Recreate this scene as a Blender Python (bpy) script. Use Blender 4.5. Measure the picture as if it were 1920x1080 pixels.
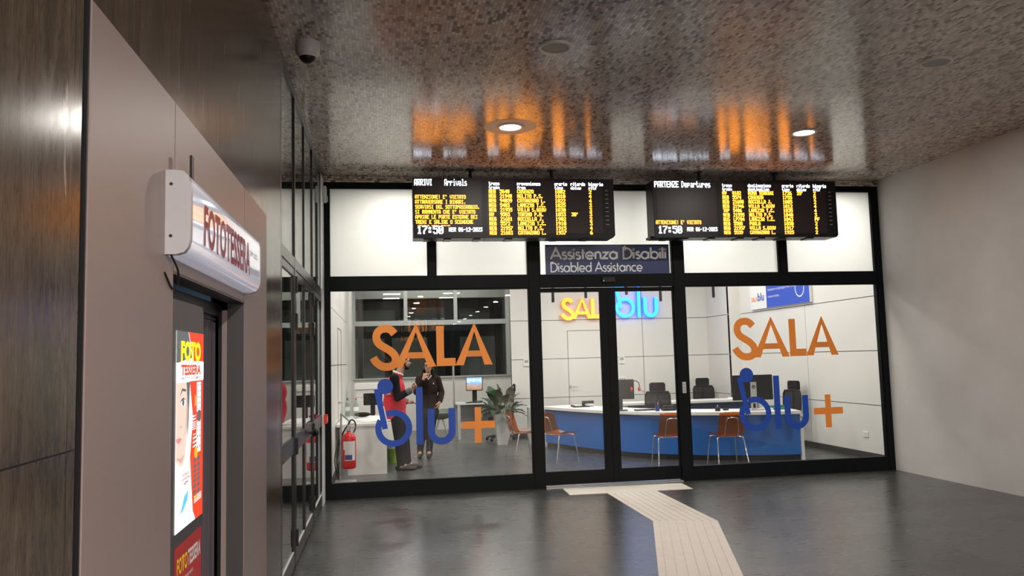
import bpy, bmesh, math, random
from mathutils import Vector, Matrix
from math import radians as R, sin, cos, pi
random.seed(7)
for o in list(bpy.data.objects): bpy.data.objects.remove(o)
SC = bpy.context.scene
COL = SC.collection

# ---------------------------------------------------------------- camera, world, light, exposure
cam_d = bpy.data.cameras.new('camera'); CAM = bpy.data.objects.new('camera', cam_d); COL.objects.link(CAM)
cam_d.sensor_width = 36.0; cam_d.lens = 36.0 * 1496.52 / 1920.0; cam_d.clip_start = 0.02; cam_d.clip_end = 200
def cam_axes(yaw, pit, rol):
    cy, sy, cp, sp, cr, sr = cos(yaw), sin(yaw), cos(pit), sin(pit), cos(rol), sin(rol)
    f = Vector((sy*cp, cy*cp, sp)); r = Vector((cy, -sy, 0)); u = r.cross(f)
    return r*cr + u*sr, u*cr - r*sr, f
cr_, cu_, cf_ = cam_axes(R(9.1338), R(5.0695), R(-1.55086))
M = Matrix.Identity(4)
for i in range(3): M[i][0], M[i][1], M[i][2] = cr_[i], cu_[i], -cf_[i]
M.translation = Vector((0.7553, -10.3029, 1.68)); CAM.matrix_world = M
SC.camera = CAM
SC.view_settings.view_transform = 'Standard'; SC.view_settings.look = 'None'
SC.view_settings.gamma = 1.0; SC.view_settings.use_curve_mapping = False
SC.view_settings.exposure = 0.0
SC.cycles.use_denoising = True
SC.cycles.max_bounces = 10; SC.cycles.transparent_max_bounces = 16
SC.cycles.sample_clamp_indirect = 4.0
SC.cycles.caustics_reflective = False; SC.cycles.caustics_refractive = False
W_ = bpy.data.worlds.new('night'); SC.world = W_; W_.use_nodes = True
W_.node_tree.nodes['Background'].inputs[0].default_value = (0.006, 0.007, 0.010, 1)
W_.node_tree.nodes['Background'].inputs[1].default_value = 1.0

def area_light(name, loc, size, power, col=(1, 1, 1), direction=(0, 0, -1), shape='RECTANGLE', spread=180):
    l = bpy.data.lights.new(name, 'AREA'); l.energy = power; l.color = col; l.shape = shape
    l.size = size[0]
    if shape in ('RECTANGLE', 'ELLIPSE'): l.size_y = size[1]
    l.spread = R(spread)
    o = bpy.data.objects.new(name, l); COL.objects.link(o); o.location = loc
    o.rotation_euler = Vector(direction).to_track_quat('-Z', 'Y').to_euler()
    return o
P_OFFICE, P_BAY, P_DOWN, P_HALL = 34, 38, 44, 430
OFFICE_LIGHTS = [(x, y) for y in (0.75, 2.6, 4.6) for x in (1.0, 3.0, 5.0, 7.0)]
for x, y in OFFICE_LIGHTS:
    area_light('office_panel_lamp', (x, y, 3.945), (0.58, 0.58), P_OFFICE, (1.0, 0.965, 0.905))
BAY_LIGHTS = [(1.2, 7.9), (3.0, 7.9)]
for x, y in BAY_LIGHTS:
    area_light('bay_panel_lamp', (x, y, 3.945), (0.58, 0.58), P_BAY, (1.0, 0.965, 0.91))
DOWNLIGHTS = [(2.07, -2.30), (5.345, -2.31)]
for x, y in DOWNLIGHTS:
    area_light('downlight_lamp', (x, y, 4.066), (0.2, 0.2), P_DOWN, (1.0, 0.95, 0.88), shape='DISK')
HALL_LIGHTS = [(x, -12.6 - 3.3*i) for i in range(10) for x in (2.07, 5.345)]
for x, y in HALL_LIGHTS:
    area_light('hall_lamp', (x, y, 4.066), (0.2, 0.2), P_HALL if y > -24 else 40, (1.0, 0.90, 0.83), shape='DISK')

# ---------------------------------------------------------------- materials
def lin(h):
    if isinstance(h, str):
        c = [int(h[i:i+2], 16)/255 for i in (0, 2, 4)]
        return tuple(x/12.92 if x <= .04045 else ((x+.055)/1.055)**2.4 for x in c)
    return h
def base_mat(name):
    m = bpy.data.materials.new(name); m.use_nodes = True
    nt = m.node_tree; return m, nt, nt.nodes['Principled BSDF']
def N(nt, t, **kw):
    n = nt.nodes.new(t)
    for k, v in kw.items():
        if k.startswith('i_'):
            n.inputs[int(k[2:]) if k[2:].isdigit() else k[2:]].default_value = v
        else: setattr(n, k, v)
    return n
def coords(nt, scale=(1, 1, 1), rot=(0, 0, 0), loc=(0, 0, 0)):
    tc = N(nt, 'ShaderNodeTexCoord'); mp = N(nt, 'ShaderNodeMapping')
    mp.inputs['Scale'].default_value = scale; mp.inputs['Rotation'].default_value = rot; mp.inputs['Location'].default_value = loc
    nt.links.new(tc.outputs['Object'], mp.inputs[0]); return mp.outputs[0]
def mixc(nt, fac, a, b, mode='MIX'):
    n = N(nt, 'ShaderNodeMix', data_type='RGBA', blend_type=mode)
    for s, v in ((0, fac), (6, a), (7, b)):
        if hasattr(v, 'default_value'): nt.links.new(v, n.inputs[s])
        else: n.inputs[s].default_value = v if s == 0 else (*v[:3], 1)
    return n.outputs[2]
def ramp(nt, val, stops):
    n = N(nt, 'ShaderNodeValToRGB'); nt.links.new(val, n.inputs[0]); e = n.color_ramp.elements
    while len(e) < len(stops): e.new(.5)
    for el, (p, c) in zip(e, stops):
        el.position = p; el.color = (*c, 1) if not isinstance(c, (int, float)) else (c, c, c, 1)
    return n.outputs[0]
def pm(name, color, rough=.5, metal=0., spec=.5, var=.06, vscale=14, coat=0., bump=0., bscale=200, emit=None, estr=0., stretch=(1, 1, 1)):
    m, nt, b = base_mat(name); c = lin(color)
    co = coords(nt, stretch); nz = N(nt, 'ShaderNodeTexNoise'); nz.inputs['Scale'].default_value = vscale; nz.inputs['Detail'].default_value = 3
    nt.links.new(co, nz.inputs['Vector'])
    col = mixc(nt, nz.outputs[0], tuple(min(1, x*(1-var)) for x in c), tuple(min(1, x*(1+var)) for x in c))
    nt.links.new(col, b.inputs['Base Color'])
    b.inputs['Roughness'].default_value = rough; b.inputs['Metallic'].default_value = metal
    b.inputs['Specular IOR Level'].default_value = spec; b.inputs['Coat Weight'].default_value = coat; b.inputs['Coat Roughness'].default_value = .05
    if bump:
        n2 = N(nt, 'ShaderNodeTexNoise'); n2.inputs['Scale'].default_value = bscale; nt.links.new(co, n2.inputs['Vector'])
        bp = N(nt, 'ShaderNodeBump'); bp.inputs['Strength'].default_value = bump; bp.inputs['Distance'].default_value = .004
        nt.links.new(n2.outputs[0], bp.inputs['Height']); nt.links.new(bp.outputs[0], b.inputs['Normal'])
    if emit is not None:
        b.inputs['Emission Color'].default_value = (*lin(emit), 1); b.inputs['Emission Strength'].default_value = estr
    return m
def glass_mat(name, tint=(.97, .985, .975), gloss=1.0, rough=0.0, dens=None, dfac=.06):
    """thin pane: fresnel mix of a clear (tinted) transparency and a mirror reflection, the same from both sides"""
    m = bpy.data.materials.new(name); m.use_nodes = True; nt = m.node_tree; nt.nodes.clear()
    out = N(nt, 'ShaderNodeOutputMaterial'); mx = N(nt, 'ShaderNodeMixShader')
    g = N(nt, 'ShaderNodeNewGeometry'); io = N(nt, 'ShaderNodeMapRange', i_3=1.5, i_4=1/1.5)
    fr = N(nt, 'ShaderNodeFresnel'); nt.links.new(g.outputs['Backfacing'], io.inputs[0]); nt.links.new(io.outputs[0], fr.inputs['IOR'])
    mu = N(nt, 'ShaderNodeMath', operation='MULTIPLY', i_1=gloss); nt.links.new(fr.outputs[0], mu.inputs[0])
    tr = N(nt, 'ShaderNodeBsdfTransparent'); tr.inputs[0].default_value = (*tint, 1)
    gl = N(nt, 'ShaderNodeBsdfGlossy'); gl.inputs['Roughness'].default_value = rough
    nt.links.new(mu.outputs[0], mx.inputs[0]); nt.links.new(gl.outputs[0], mx.inputs[2])
    if dens:      # coloured translucent plastic
        tl = N(nt, 'ShaderNodeBsdfTranslucent'); tl.inputs[0].default_value = (*dens, 1)
        df = N(nt, 'ShaderNodeBsdfDiffuse'); df.inputs[0].default_value = (*dens, 1)
        a = N(nt, 'ShaderNodeMixShader', i_0=.5); nt.links.new(tl.outputs[0], a.inputs[1]); nt.links.new(df.outputs[0], a.inputs[2])
        c = N(nt, 'ShaderNodeMixShader', i_0=dfac); nt.links.new(tr.outputs[0], c.inputs[1]); nt.links.new(a.outputs[0], c.inputs[2])
        nt.links.new(c.outputs[0], mx.inputs[1])
    else: nt.links.new(tr.outputs[0], mx.inputs[1])
    nt.links.new(mx.outputs[0], out.inputs[0]); return m
def emis(name, color, s):
    m, nt, b = base_mat(name); c = lin(color)
    b.inputs['Base Color'].default_value = (*[x*.3 for x in c], 1)
    b.inputs['Emission Color'].default_value = (*c, 1); b.inputs['Emission Strength'].default_value = s; return m

def mosaic_mat(name='mosaic_ceiling', rot=(0, 0, R(90))):
    m, nt, b = base_mat(name)
    co = coords(nt, rot=rot)
    br = N(nt, 'ShaderNodeTexBrick', offset=.5, offset_frequency=2, squash=.62, squash_frequency=3)
    for k, v in (('Color1', (0, 0, 0, 1)), ('Color2', (1, 1, 1, 1)), ('Mortar', (.5, .5, .5, 1)), ('Scale', 1.0),
                 ('Mortar Size', .0022), ('Mortar Smooth', .3), ('Bias', 0.), ('Brick Width', .062), ('Row Height', .027)):
        br.inputs[k].default_value = v
    nt.links.new(co, br.inputs['Vector'])
    nz = N(nt, 'ShaderNodeTexNoise'); nz.inputs['Scale'].default_value = 1.3; nt.links.new(co, nz.inputs['Vector'])
    tile = ramp(nt, br.outputs['Color'], [(.0, (.15, .105, .080)), (.13, (.19, .14, .11)), (.20, (.40, .325, .27)), (.5, (.57, .48, .41)), (.75, (.68, .59, .515)), (1., (.84, .76, .68))])
    tile = mixc(nt, br.outputs['Fac'], tile, (.27, .22, .19))
    c = mixc(nt, 1.0, tile, ramp(nt, nz.outputs[0], [(.3, .86), (.7, 1.1)]), 'MULTIPLY')
    nt.links.new(c, b.inputs['Base Color'])
    b.inputs['Roughness'].default_value = .17; b.inputs['Specular IOR Level'].default_value = .7
    # every tile sits at a slightly different tilt
    n2 = N(nt, 'ShaderNodeTexNoise'); n2.inputs['Scale'].default_value = 22; n2.inputs['Detail'].default_value = 1; nt.links.new(co, n2.inputs['Vector'])
    ad = N(nt, 'ShaderNodeMath', operation='MULTIPLY_ADD', i_1=-.55); nt.links.new(br.outputs['Fac'], ad.inputs[0])
    nt.links.new(n2.outputs[0], ad.inputs[2])
    bp = N(nt, 'ShaderNodeBump'); bp.inputs['Strength'].default_value = .16; bp.inputs['Distance'].default_value = .0020
    nt.links.new(ad.outputs[0], bp.inputs['Height']); nt.links.new(bp.outputs[0], b.inputs['Normal']); return m
def floor_mat():
    m, nt, b = base_mat('dark_stone_tile')
    co = coords(nt, loc=(-.49, -.03, 0))
    br = N(nt, 'ShaderNodeTexBrick', offset=0.0, offset_frequency=2, squash=1.0)
    for k, v in (('Color1', (.036, .036, .036, 1)), ('Color2', (.052, .052, .051, 1)), ('Mortar', (.10, .096, .092, 1)), ('Scale', 1.0),
                 ('Mortar Size', .0018), ('Mortar Smooth', .2), ('Bias', 0.), ('Brick Width', .62), ('Row Height', .43)):
        br.inputs[k].default_value = v
    nt.links.new(co, br.inputs['Vector'])
    st = coords(nt, scale=(1.2, 7, 1)); nz = N(nt, 'ShaderNodeTexNoise'); nz.inputs['Scale'].default_value = 2.2; nz.inputs['Detail'].default_value = 6
    nt.links.new(st, nz.inputs['Vector'])
    c = mixc(nt, 1.0, br.outputs['Color'], ramp(nt, nz.outputs[0], [(.3, .82), (.72, 1.22)]), 'MULTIPLY')
    nt.links.new(c, b.inputs['Base Color'])
    rr = N(nt, 'ShaderNodeMapRange', i_3=.25, i_4=.31); nt.links.new(nz.outputs[0], rr.inputs[0]); nt.links.new(rr.outputs[0], b.inputs['Roughness'])
    b.inputs['Specular IOR Level'].default_value = .8
    ad = N(nt, 'ShaderNodeMath', operation='MULTIPLY', i_1=-.3); nt.links.new(br.outputs['Fac'], ad.inputs[0])
    bp = N(nt, 'ShaderNodeBump'); bp.inputs['Strength'].default_value = .12; bp.inputs['Distance'].default_value = .003
    nt.links.new(ad.outputs[0], bp.inputs['Height']); nt.links.new(bp.outputs[0], b.inputs['Normal']); return m
def marble_mat():
    m, nt, b = base_mat('dark_veined_marble')
    # slab joints in the y-z plane
    co = coords(nt, rot=(0, R(-90), R(-90)), loc=(0, 0, 0))
    tc = N(nt, 'ShaderNodeTexCoord'); sp = N(nt, 'ShaderNodeSeparateXYZ'); nt.links.new(tc.outputs['Object'], sp.inputs[0])
    cb = N(nt, 'ShaderNodeCombineXYZ'); ay = N(nt, 'ShaderNodeMath', operation='ADD', i_1=8.366 + 66); az = N(nt, 'ShaderNodeMath', operation='ADD', i_1=-1.50 + 22.2)
    nt.links.new(sp.outputs[1], ay.inputs[0]); nt.links.new(sp.outputs[2], az.inputs[0])
    nt.links.new(ay.outputs[0], cb.inputs[0]); nt.links.new(az.outputs[0], cb.inputs[1])
    br = N(nt, 'ShaderNodeTexBrick', offset=0.0, squash=1.0)
    for k, v in (('Color1', (.0, .0, .0, 1)), ('Color2', (1, 1, 1, 1)), ('Mortar', (.5, .5, .5, 1)), ('Scale', 1.0),
                 ('Mortar Size', .0022), ('Mortar Smooth', .1), ('Bias', 0.), ('Brick Width', .66), ('Row Height', 1.11)):
        br.inputs[k].default_value = v
    nt.links.new(cb.outputs[0], br.inputs['Vector'])
    def noise(scale, s, det=6, dist=0.):
        n = N(nt, 'ShaderNodeTexNoise', noise_dimensions='4D'); n.inputs['Scale'].default_value = s; n.inputs['Detail'].default_value = det; n.inputs['Distortion'].default_value = dist
        c = coords(nt, scale); nt.links.new(c, n.inputs['Vector'])
        w = N(nt, 'ShaderNodeMath', operation='MULTIPLY', i_1=9.); nt.links.new(br.outputs['Color'], w.inputs[0]); nt.links.new(w.outputs[0], n.inputs['W'])
        return n.outputs[0]
    grain = noise((1, 5, .8), 2.2, 10, 3.2); cloud = noise((1, 1.6, .6), 1.3, 6, 1.6); fine = noise((1, 16, 2.0), 5, 8, 2.6)
    c1 = ramp(nt, grain, [(.25, (.016, .013, .009)), (.45, (.050, .038, .027)), (.58, (.090, .068, .047)), (.8, (.17, .135, .10))])
    c2 = mixc(nt, .55, c1, ramp(nt, cloud, [(.3, (.022, .022, .013)), (.7, (.095, .060, .039))]))
    c3 = mixc(nt, .35, c2, ramp(nt, fine, [(.35, (.014, .011, .008)), (.7, (.12, .095, .072))]))
    vein = noise((1, 5.5, .8), 1.1, 9, 2.2)
    vm = ramp(nt, vein, [(.645, 0.), (.67, .6), (.695, 0.), (.76, .0), (.80, .8)])
    c4 = mixc(nt, vm, c3, (.40, .35, .29))
    c5 = mixc(nt, br.outputs['Fac'], c4, (.012, .010, .008))
    nt.links.new(c5, b.inputs['Base Color']); b.inputs['Specular IOR Level'].default_value = .17
    rr = N(nt, 'ShaderNodeMapRange', i_3=.11, i_4=.28); nt.links.new(grain, rr.inputs[0]); nt.links.new(rr.outputs[0], b.inputs['Roughness']); return m
def frosted_mat():
    m = bpy.data.materials.new('frosted_glass'); m.use_nodes = True; nt = m.node_tree; nt.nodes.clear()
    out = N(nt, 'ShaderNodeOutputMaterial')
    tl = N(nt, 'ShaderNodeBsdfTranslucent'); tl.inputs[0].default_value = (.74, .735, .71, 1)
    df = N(nt, 'ShaderNodeBsdfDiffuse'); df.inputs[0].default_value = (.8, .8, .78, 1)
    a = N(nt, 'ShaderNodeMixShader', i_0=.18); nt.links.new(tl.outputs[0], a.inputs[1]); nt.links.new(df.outputs[0], a.inputs[2])
    gl = N(nt, 'ShaderNodeBsdfGlossy'); gl.inputs['Roughness'].default_value = .08
    fr = N(nt, 'ShaderNodeFresnel', i_IOR=1.4); mx = N(nt, 'ShaderNodeMixShader')
    nt.links.new(fr.outputs[0], mx.inputs[0]); nt.links.new(a.outputs[0], mx.inputs[1]); nt.links.new(gl.outputs[0], mx.inputs[2])
    nt.links.new(mx.outputs[0], out.inputs[0]); return m
def plaster_mat():
    m, nt, b = base_mat('grey_plaster'); co = coords(nt)
    n1 = N(nt, 'ShaderNodeTexNoise', i_Scale=1.1, i_Detail=6); n2 = N(nt, 'ShaderNodeTexNoise', i_Scale=55., i_Detail=4)
    nt.links.new(co, n1.inputs['Vector']); nt.links.new(co, n2.inputs['Vector'])
    nt.links.new(ramp(nt, n1.outputs[0], [(.3, (.52, .495, .48)), (.7, (.62, .60, .585))]), b.inputs['Base Color'])
    b.inputs['Roughness'].default_value = .75; b.inputs['Specular IOR Level'].default_value = .25
    bp = N(nt, 'ShaderNodeBump'); bp.inputs['Strength'].default_value = .25; bp.inputs['Distance'].default_value = .004
    nt.links.new(n2.outputs[0], bp.inputs['Height']); nt.links.new(bp.outputs[0], b.inputs['Normal']); return m
def screen_picture_mat():
    """desktop wallpaper on the monitor: sky above, sea and warm mountain below"""
    m, nt, b = base_mat('desktop_picture'); tc = N(nt, 'ShaderNodeTexCoord'); sp = N(nt, 'ShaderNodeSeparateXYZ'); nt.links.new(tc.outputs['Object'], sp.inputs[0])
    nz = N(nt, 'ShaderNodeTexNoise', i_Scale=16., i_Detail=5); nt.links.new(tc.outputs['Object'], nz.inputs['Vector'])
    z0 = N(nt, 'ShaderNodeMath', operation='ADD', i_1=.22); nt.links.new(sp.outputs[2], z0.inputs[0])
    z = N(nt, 'ShaderNodeMath', operation='MULTIPLY_ADD', i_1=.14); nt.links.new(nz.outputs[0], z.inputs[0]); nt.links.new(z0.outputs[0], z.inputs[2])
    c = ramp(nt, z.outputs[0], [(.17, (.30, .17, .12)), (.25, (.42, .25, .18)), (.30, (.16, .34, .62)), (.36, (.5, .62, .8)), (.43, (.10, .22, .62))])
    nt.links.new(c, b.inputs['Emission Color']); b.inputs['Emission Strength'].default_value = 1.1
    nt.links.new(c, b.inputs['Base Color']); return m

MT = dict(
    mosaic=mosaic_mat(), mosaic_v=mosaic_mat('mosaic_strip', (R(-90), 0, 0)), floor=floor_mat(), marble=marble_mat(), frosted=frosted_mat(), plaster=plaster_mat(),
    glass=glass_mat('clear_glass', gloss=.8), dark_glass=glass_mat('tinted_glass', (.88, .91, .89)),
    orange_clear=glass_mat('orange_acrylic', (.93, .46, .12), 1.4, .03, (.90, .27, .015)),
    bottle=glass_mat('bottle_plastic', (.80, .90, .88), 1.6, .02),
    frame=pm('black_frame_paint', (.0040, .0050, .006), .5, spec=.12), bronze=pm('dark_bronze_frame', (.013, .013, .0125), .3, metal=.1, spec=.4),
    booth=pm('booth_laminate', (.215, .168, .156), .42, var=.05, vscale=90), booth_dark=pm('booth_dark_metal', (.045, .043, .045), .4, var=.05),
    panel=pm('cream_wall_panel', (.70, .68, .645), .42, var=.02, vscale=2), joint=pm('panel_joint', (.06, .055, .05), .8),
    white=pm('white_laminate', (.78, .77, .75), .35, var=.02), offceil=pm('white_ceiling', (.8, .79, .77), .8, var=.02),
    alu=pm('grey_aluminium', (.42, .44, .43), .35, metal=.35), chrome=pm('chrome', (.75, .75, .75), .12, metal=1.0, var=.02),
    black=pm('black_plastic', (.008, .008, .009), .42, spec=.28), rubber=pm('black_rubber', (.012, .012, .012), .6), meshnet=glass_mat('chair_net', (.34, .34, .35), .15, .4, (.02, .02, .022), .3), meshfab=pm('black_mesh_fabric', (.010, .010, .012), .8, spec=.15, bump=.5, bscale=400),
    grey=pm('grey_plastic', (.33, .33, .33), .45), lgrey=pm('light_grey_plastic', (.60, .60, .60), .4), silver=pm('silver_plastic', (.52, .52, .52), .3, metal=.5),
    blue_panel=pm('blue_desk_front', (.007, .125, .47), .38, var=.12, vscale=30), navy=pm('navy_desk_front', (.006, .022, .085), .4),
    blue_sign=pm('blue_sign_face', (.010, .030, .12), .35, var=.05), sign_text=pm('sign_letter_grey', (.90, .90, .90), .5),
    decal_o=pm('orange_vinyl', (.90, .275, .035), .5, var=.03), decal_b=pm('blue_vinyl', (.004, .062, .43), .5, var=.03), decal_w=pm('white_vinyl', (.8, .8, .8), .5),
    neon_o=emis('orange_sign_glow', (1.0, .36, .02), 2.3), neon_o_side=emis('orange_sign_edge', (.9, .20, .01), .9), neon_b=emis('blue_sign_glow', (.012, .27, 1.0), 4.2), neon_b_side=emis('blue_sign_edge', (.0, .10, 1.0), 2.6),
    led_o=emis('amber_led', (1.0, .31, .020), 8.0), led_w=emis('white_led', (.80, .88, 1.0), 4.5),
    screen=pm('board_screen', (.030, .022, .022), .38, spec=.25), disc=emis('lamp_diffuser', (1, .98, .94), 9.0),
    lamp_trim=pm('white_lamp_trim', (.72, .69, .66), .4), tactile=pm('tactile_strip', (.64, .575, .51), .55, var=.08, vscale=9),
    red=pm('red_paint', (.62, .012, .012), .3), redplast=pm('red_plastic', (.75, .02, .015), .35), paper=pm('paper', (.78, .78, .77), .7, var=.03),
    poster_lit=emis('lit_poster_white', (1.0, 1.0, .98), 1.25), lit_red=emis('lit_poster_red', (.80, .045, .01), 1.25), lit_yellow=emis('lit_poster_yellow', (1.0, .85, .0), 1.3),
    lit_dark=emis('lit_poster_grey', (.10, .12, .13), .9), lit_skin=emis('lit_poster_skin', (.86, .66, .55), .95), lit_shade=emis('lit_poster_skin_deep', (.66, .46, .38), .9), lit_hair=emis('lit_poster_hair', (.12, .14, .14), .9),
    lit_text=emis('lit_poster_text_red', (.45, .02, .01), .9), lit_blue=emis('lit_poster_blue', (.10, .50, .85), 1.2), lit_lip=emis('lit_poster_lips', (.70, .25, .26), 1.1), lit_orange=emis('lit_poster_orange', (1.0, .42, .02), 1.2),
    red_sign=pm('red_sign_face', (.36, .012, .012), .4, emit=(.4, .01, .01), estr=.10), yellow=pm('yellow_print', (.85, .62, .02), .45), wprint=pm('white_print', (.75, .72, .72), .45),
    lightbox=pm('lightbox_face', (.74, .74, .80), .10, coat=.6, var=.02, emit=(.80, .82, 1.0), estr=.34), sign_red=pm('dark_red_print', (.26, .010, .025), .5, coat=.12, spec=.2), cap=pm('lightbox_cap', (.42, .41, .43), .35, var=.04),
    curtain=pm('dark_curtain', (.060, .050, .062), .85, var=.12), booth_in=pm('booth_inside', (.30, .42, .52), .5),
    skin=pm('skin', (.52, .28, .19), .5, var=.06), hair=pm('dark_hair', (.010, .007, .005), .55, spec=.25, var=.3, vscale=60), vest=pm('red_vest_cloth', (.60, .012, .030), .75, var=.12, bump=.25, bscale=60),
    dark_cloth=pm('dark_sleeve_cloth', (.009, .009, .012), .85, var=.2, spec=.1), trousers=pm('black_trousers', (.006, .006, .007), .85, var=.2, spec=.08), shoe=pm('black_leather', (.006, .0055, .0055), .35, spec=.3),
    jacket=pm('dark_brown_jacket', (.022, .013, .010), .75, spec=.12, var=.25, bump=.3, bscale=70), eye=pm('eye', (.02, .02, .02), .2), lips=pm('lips', (.40, .13, .12), .5), cuff=pm('grey_cuff', (.10, .10, .105), .8), sock=pm('grey_sock', (.25, .25, .26), .9),
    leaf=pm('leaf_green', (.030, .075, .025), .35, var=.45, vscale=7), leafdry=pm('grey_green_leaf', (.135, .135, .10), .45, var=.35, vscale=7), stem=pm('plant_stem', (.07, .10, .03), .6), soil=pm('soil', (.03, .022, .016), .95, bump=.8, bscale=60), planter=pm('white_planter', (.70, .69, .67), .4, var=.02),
    lime=pm('lime_plastic', (.30, .55, .02), .4), teal=pm('grey_green_seat', (.13, .17, .14), .6), headred=pm('headset_red', (.65, .03, .03), .4), pen=pm('pen_blue', (.02, .04, .4), .4), cup=pm('blue_cup', (.008, .015, .16), .35), green=pm('green_tray', (.02, .22, .12), .4),
    ext_floor=pm('night_ground', (.02, .02, .02), .9), ext_wall=pm('outside_wall', (.045, .050, .050), .8), ext_panel=pm('outside_pale_panel', (.22, .23, .22), .7), ext_reflection=pm('outside_reflection', (.34, .34, .32), .8),
    led_green=emis('green_led', (.1, 1.0, .3), 4.0), picture=screen_picture_mat(), base=pm('dark_baseboard', (.03, .028, .027), .5), label_blue=pm('label_blue', (.05, .08, .3), .5),
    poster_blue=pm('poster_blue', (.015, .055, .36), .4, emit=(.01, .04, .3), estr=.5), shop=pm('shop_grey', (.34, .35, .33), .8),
)

# ---------------------------------------------------------------- geometry helpers
ORG = {}
class MB:
    """collects shapes and links them as ONE mesh object"""
    def __init__(s): s.bm = bmesh.new()
    def raw(s, vs, fs):
        v = [s.bm.verts.new(p) for p in vs]
        for f in fs:
            try: s.bm.faces.new([v[i] for i in f])
            except ValueError: pass
        return s
    def box(s, x0, x1, y0, y1, z0, z1, bev=0., mat=None):
        r = bmesh.ops.create_cube(s.bm, size=1)
        vs = r['verts']
        for v in vs: v.co = Vector((x0+(v.co.x+.5)*(x1-x0), y0+(v.co.y+.5)*(y1-y0), z0+(v.co.z+.5)*(z1-z0)))
        if bev:
            es = list({e for v in vs for e in v.link_edges})
            r = bmesh.ops.bevel(s.bm, geom=es, offset=bev, segments=2, affect='EDGES', clamp_overlap=True)
            if mat is not None:
                vs = list({v for f in r['faces'] for v in f.verts} | {v for v in vs if v.is_valid})
        if mat is not None:
            for v in vs: v.co = mat @ v.co
        return s
    def cyl(s, p0, p1, r0, r1=None, seg=16):
        r1 = r0 if r1 is None else r1
        p0, p1 = Vector(p0), Vector(p1); d = (p1-p0).normalized()
        a = d.orthogonal().normalized(); b = d.cross(a)
        vs = []
        for p, r in ((p0, r0), (p1, r1)):
            for i in range(seg):
                t = 2*pi*i/seg; vs.append(p + (a*cos(t) + b*sin(t))*r)
        fs = [(i, (i+1) % seg, seg+(i+1) % seg, seg+i) for i in range(seg)] + [tuple(reversed(range(seg))), tuple(range(seg, 2*seg))]
        return s.raw(vs, fs)
    def tube(s, pts, r, seg=8, closed=False):
        P = [Vector(p) for p in pts]; n = len(P); vs = []; a = None
        rr = r if isinstance(r, (list, tuple)) else [r]*n
        for i, p in enumerate(P):
            if closed: d = P[(i+1) % n] - P[i-1]
            else: d = P[min(i+1, n-1)] - P[max(i-1, 0)]
            d.normalize()
            a = d.orthogonal() if a is None else a - d*a.dot(d)
            a.normalize(); b = d.cross(a)
            for k in range(seg):
                t = 2*pi*k/seg; vs.append(p + (a*cos(t)+b*sin(t))*rr[i])
        fs = []
        for i in range(n if closed else n-1):
            j = (i+1) % n
            fs += [(i*seg+k, i*seg+(k+1) % seg, j*seg+(k+1) % seg, j*seg+k) for k in range(seg)]
        if not closed: fs += [tuple(reversed(range(seg))), tuple(range((n-1)*seg, n*seg))]
        return s.raw(vs, fs)
    def lathe(s, prof, c=(0, 0, 0), seg=24, axis=None, sx=1., sy=1.):
        c = Vector(c); vs = []; Q = axis or Matrix.Identity(3)
        for r, z in prof:
            for k in range(seg):
                t = 2*pi*k/seg; vs.append(c + Q @ Vector((r*cos(t)*sx, r*sin(t)*sy, z)))
        n = len(prof)
        fs = [(i*seg+k, i*seg+(k+1) % seg, (i+1)*seg+(k+1) % seg, (i+1)*seg+k) for i in range(n-1) for k in range(seg)]
        fs += [tuple(reversed(range(seg))), tuple(range((n-1)*seg, n*seg))]
        return s.raw(vs, fs)
    def prism(s, poly, o, ux, uy, depth):
        """outline in the ux-uy plane, thickened along -(ux x uy) by depth"""
        o, ux, uy = Vector(o), Vector(ux), Vector(uy); n = ux.cross(uy).normalized(); k = len(poly)
        vs = [o + ux*a + uy*b for a, b in poly] + [o + ux*a + uy*b - n*depth for a, b in poly]
        fs = [tuple(range(k)), tuple(reversed(range(k, 2*k)))] + [(i, k+i, k+(i+1) % k, (i+1) % k) for i in range(k)]
        return s.raw(vs, fs)
    def ribbon(s, pts, w, o, ux, uy, depth):
        """a stroke of constant width along a 2-D line, flat ends, thickened"""
        P = [Vector((p[0], p[1])) for p in pts]; n = len(P); L = []; Rr = []
        closed = (P[0]-P[-1]).length < 1e-6
        if closed: P = P[:-1]; n -= 1
        for i in range(n):
            d0 = (P[i]-P[i-1]) if (i > 0 or closed) else P[1]-P[0]
            d1 = (P[(i+1) % n]-P[i]) if (i < n-1 or closed) else P[-1]-P[-2]
            d0, d1 = d0.normalized(), d1.normalized(); t = (d0+d1)
            t = t.normalized() if t.length > 1e-6 else d0
            nn = Vector((-t.y, t.x)); k = max(.35, nn.dot(Vector((-d1.y, d1.x))))
            L.append(P[i]+nn*(w/2/k)); Rr.append(P[i]-nn*(w/2/k))
        o, ux, uy = Vector(o), Vector(ux), Vector(uy); nv = ux.cross(uy).normalized()
        f = lambda q, dd: o + ux*q.x + uy*q.y - nv*dd
        vs = []
        for i in range(n): vs += [f(L[i], 0), f(Rr[i], 0), f(L[i], depth), f(Rr[i], depth)]
        fs = []
        for i in range(n if closed else n-1):
            a, b = 4*i, 4*((i+1) % n)
            fs += [(a, a+1, b+1, b), (a+2, b+2, b+3, a+3), (a, b, b+2, a+2), (a+1, a+3, b+3, b+1)]
        if not closed: fs += [(0, 2, 3, 1), (4*n-4, 4*n-3, 4*n-1, 4*n-2)]
        return s.raw(vs, fs)
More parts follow.
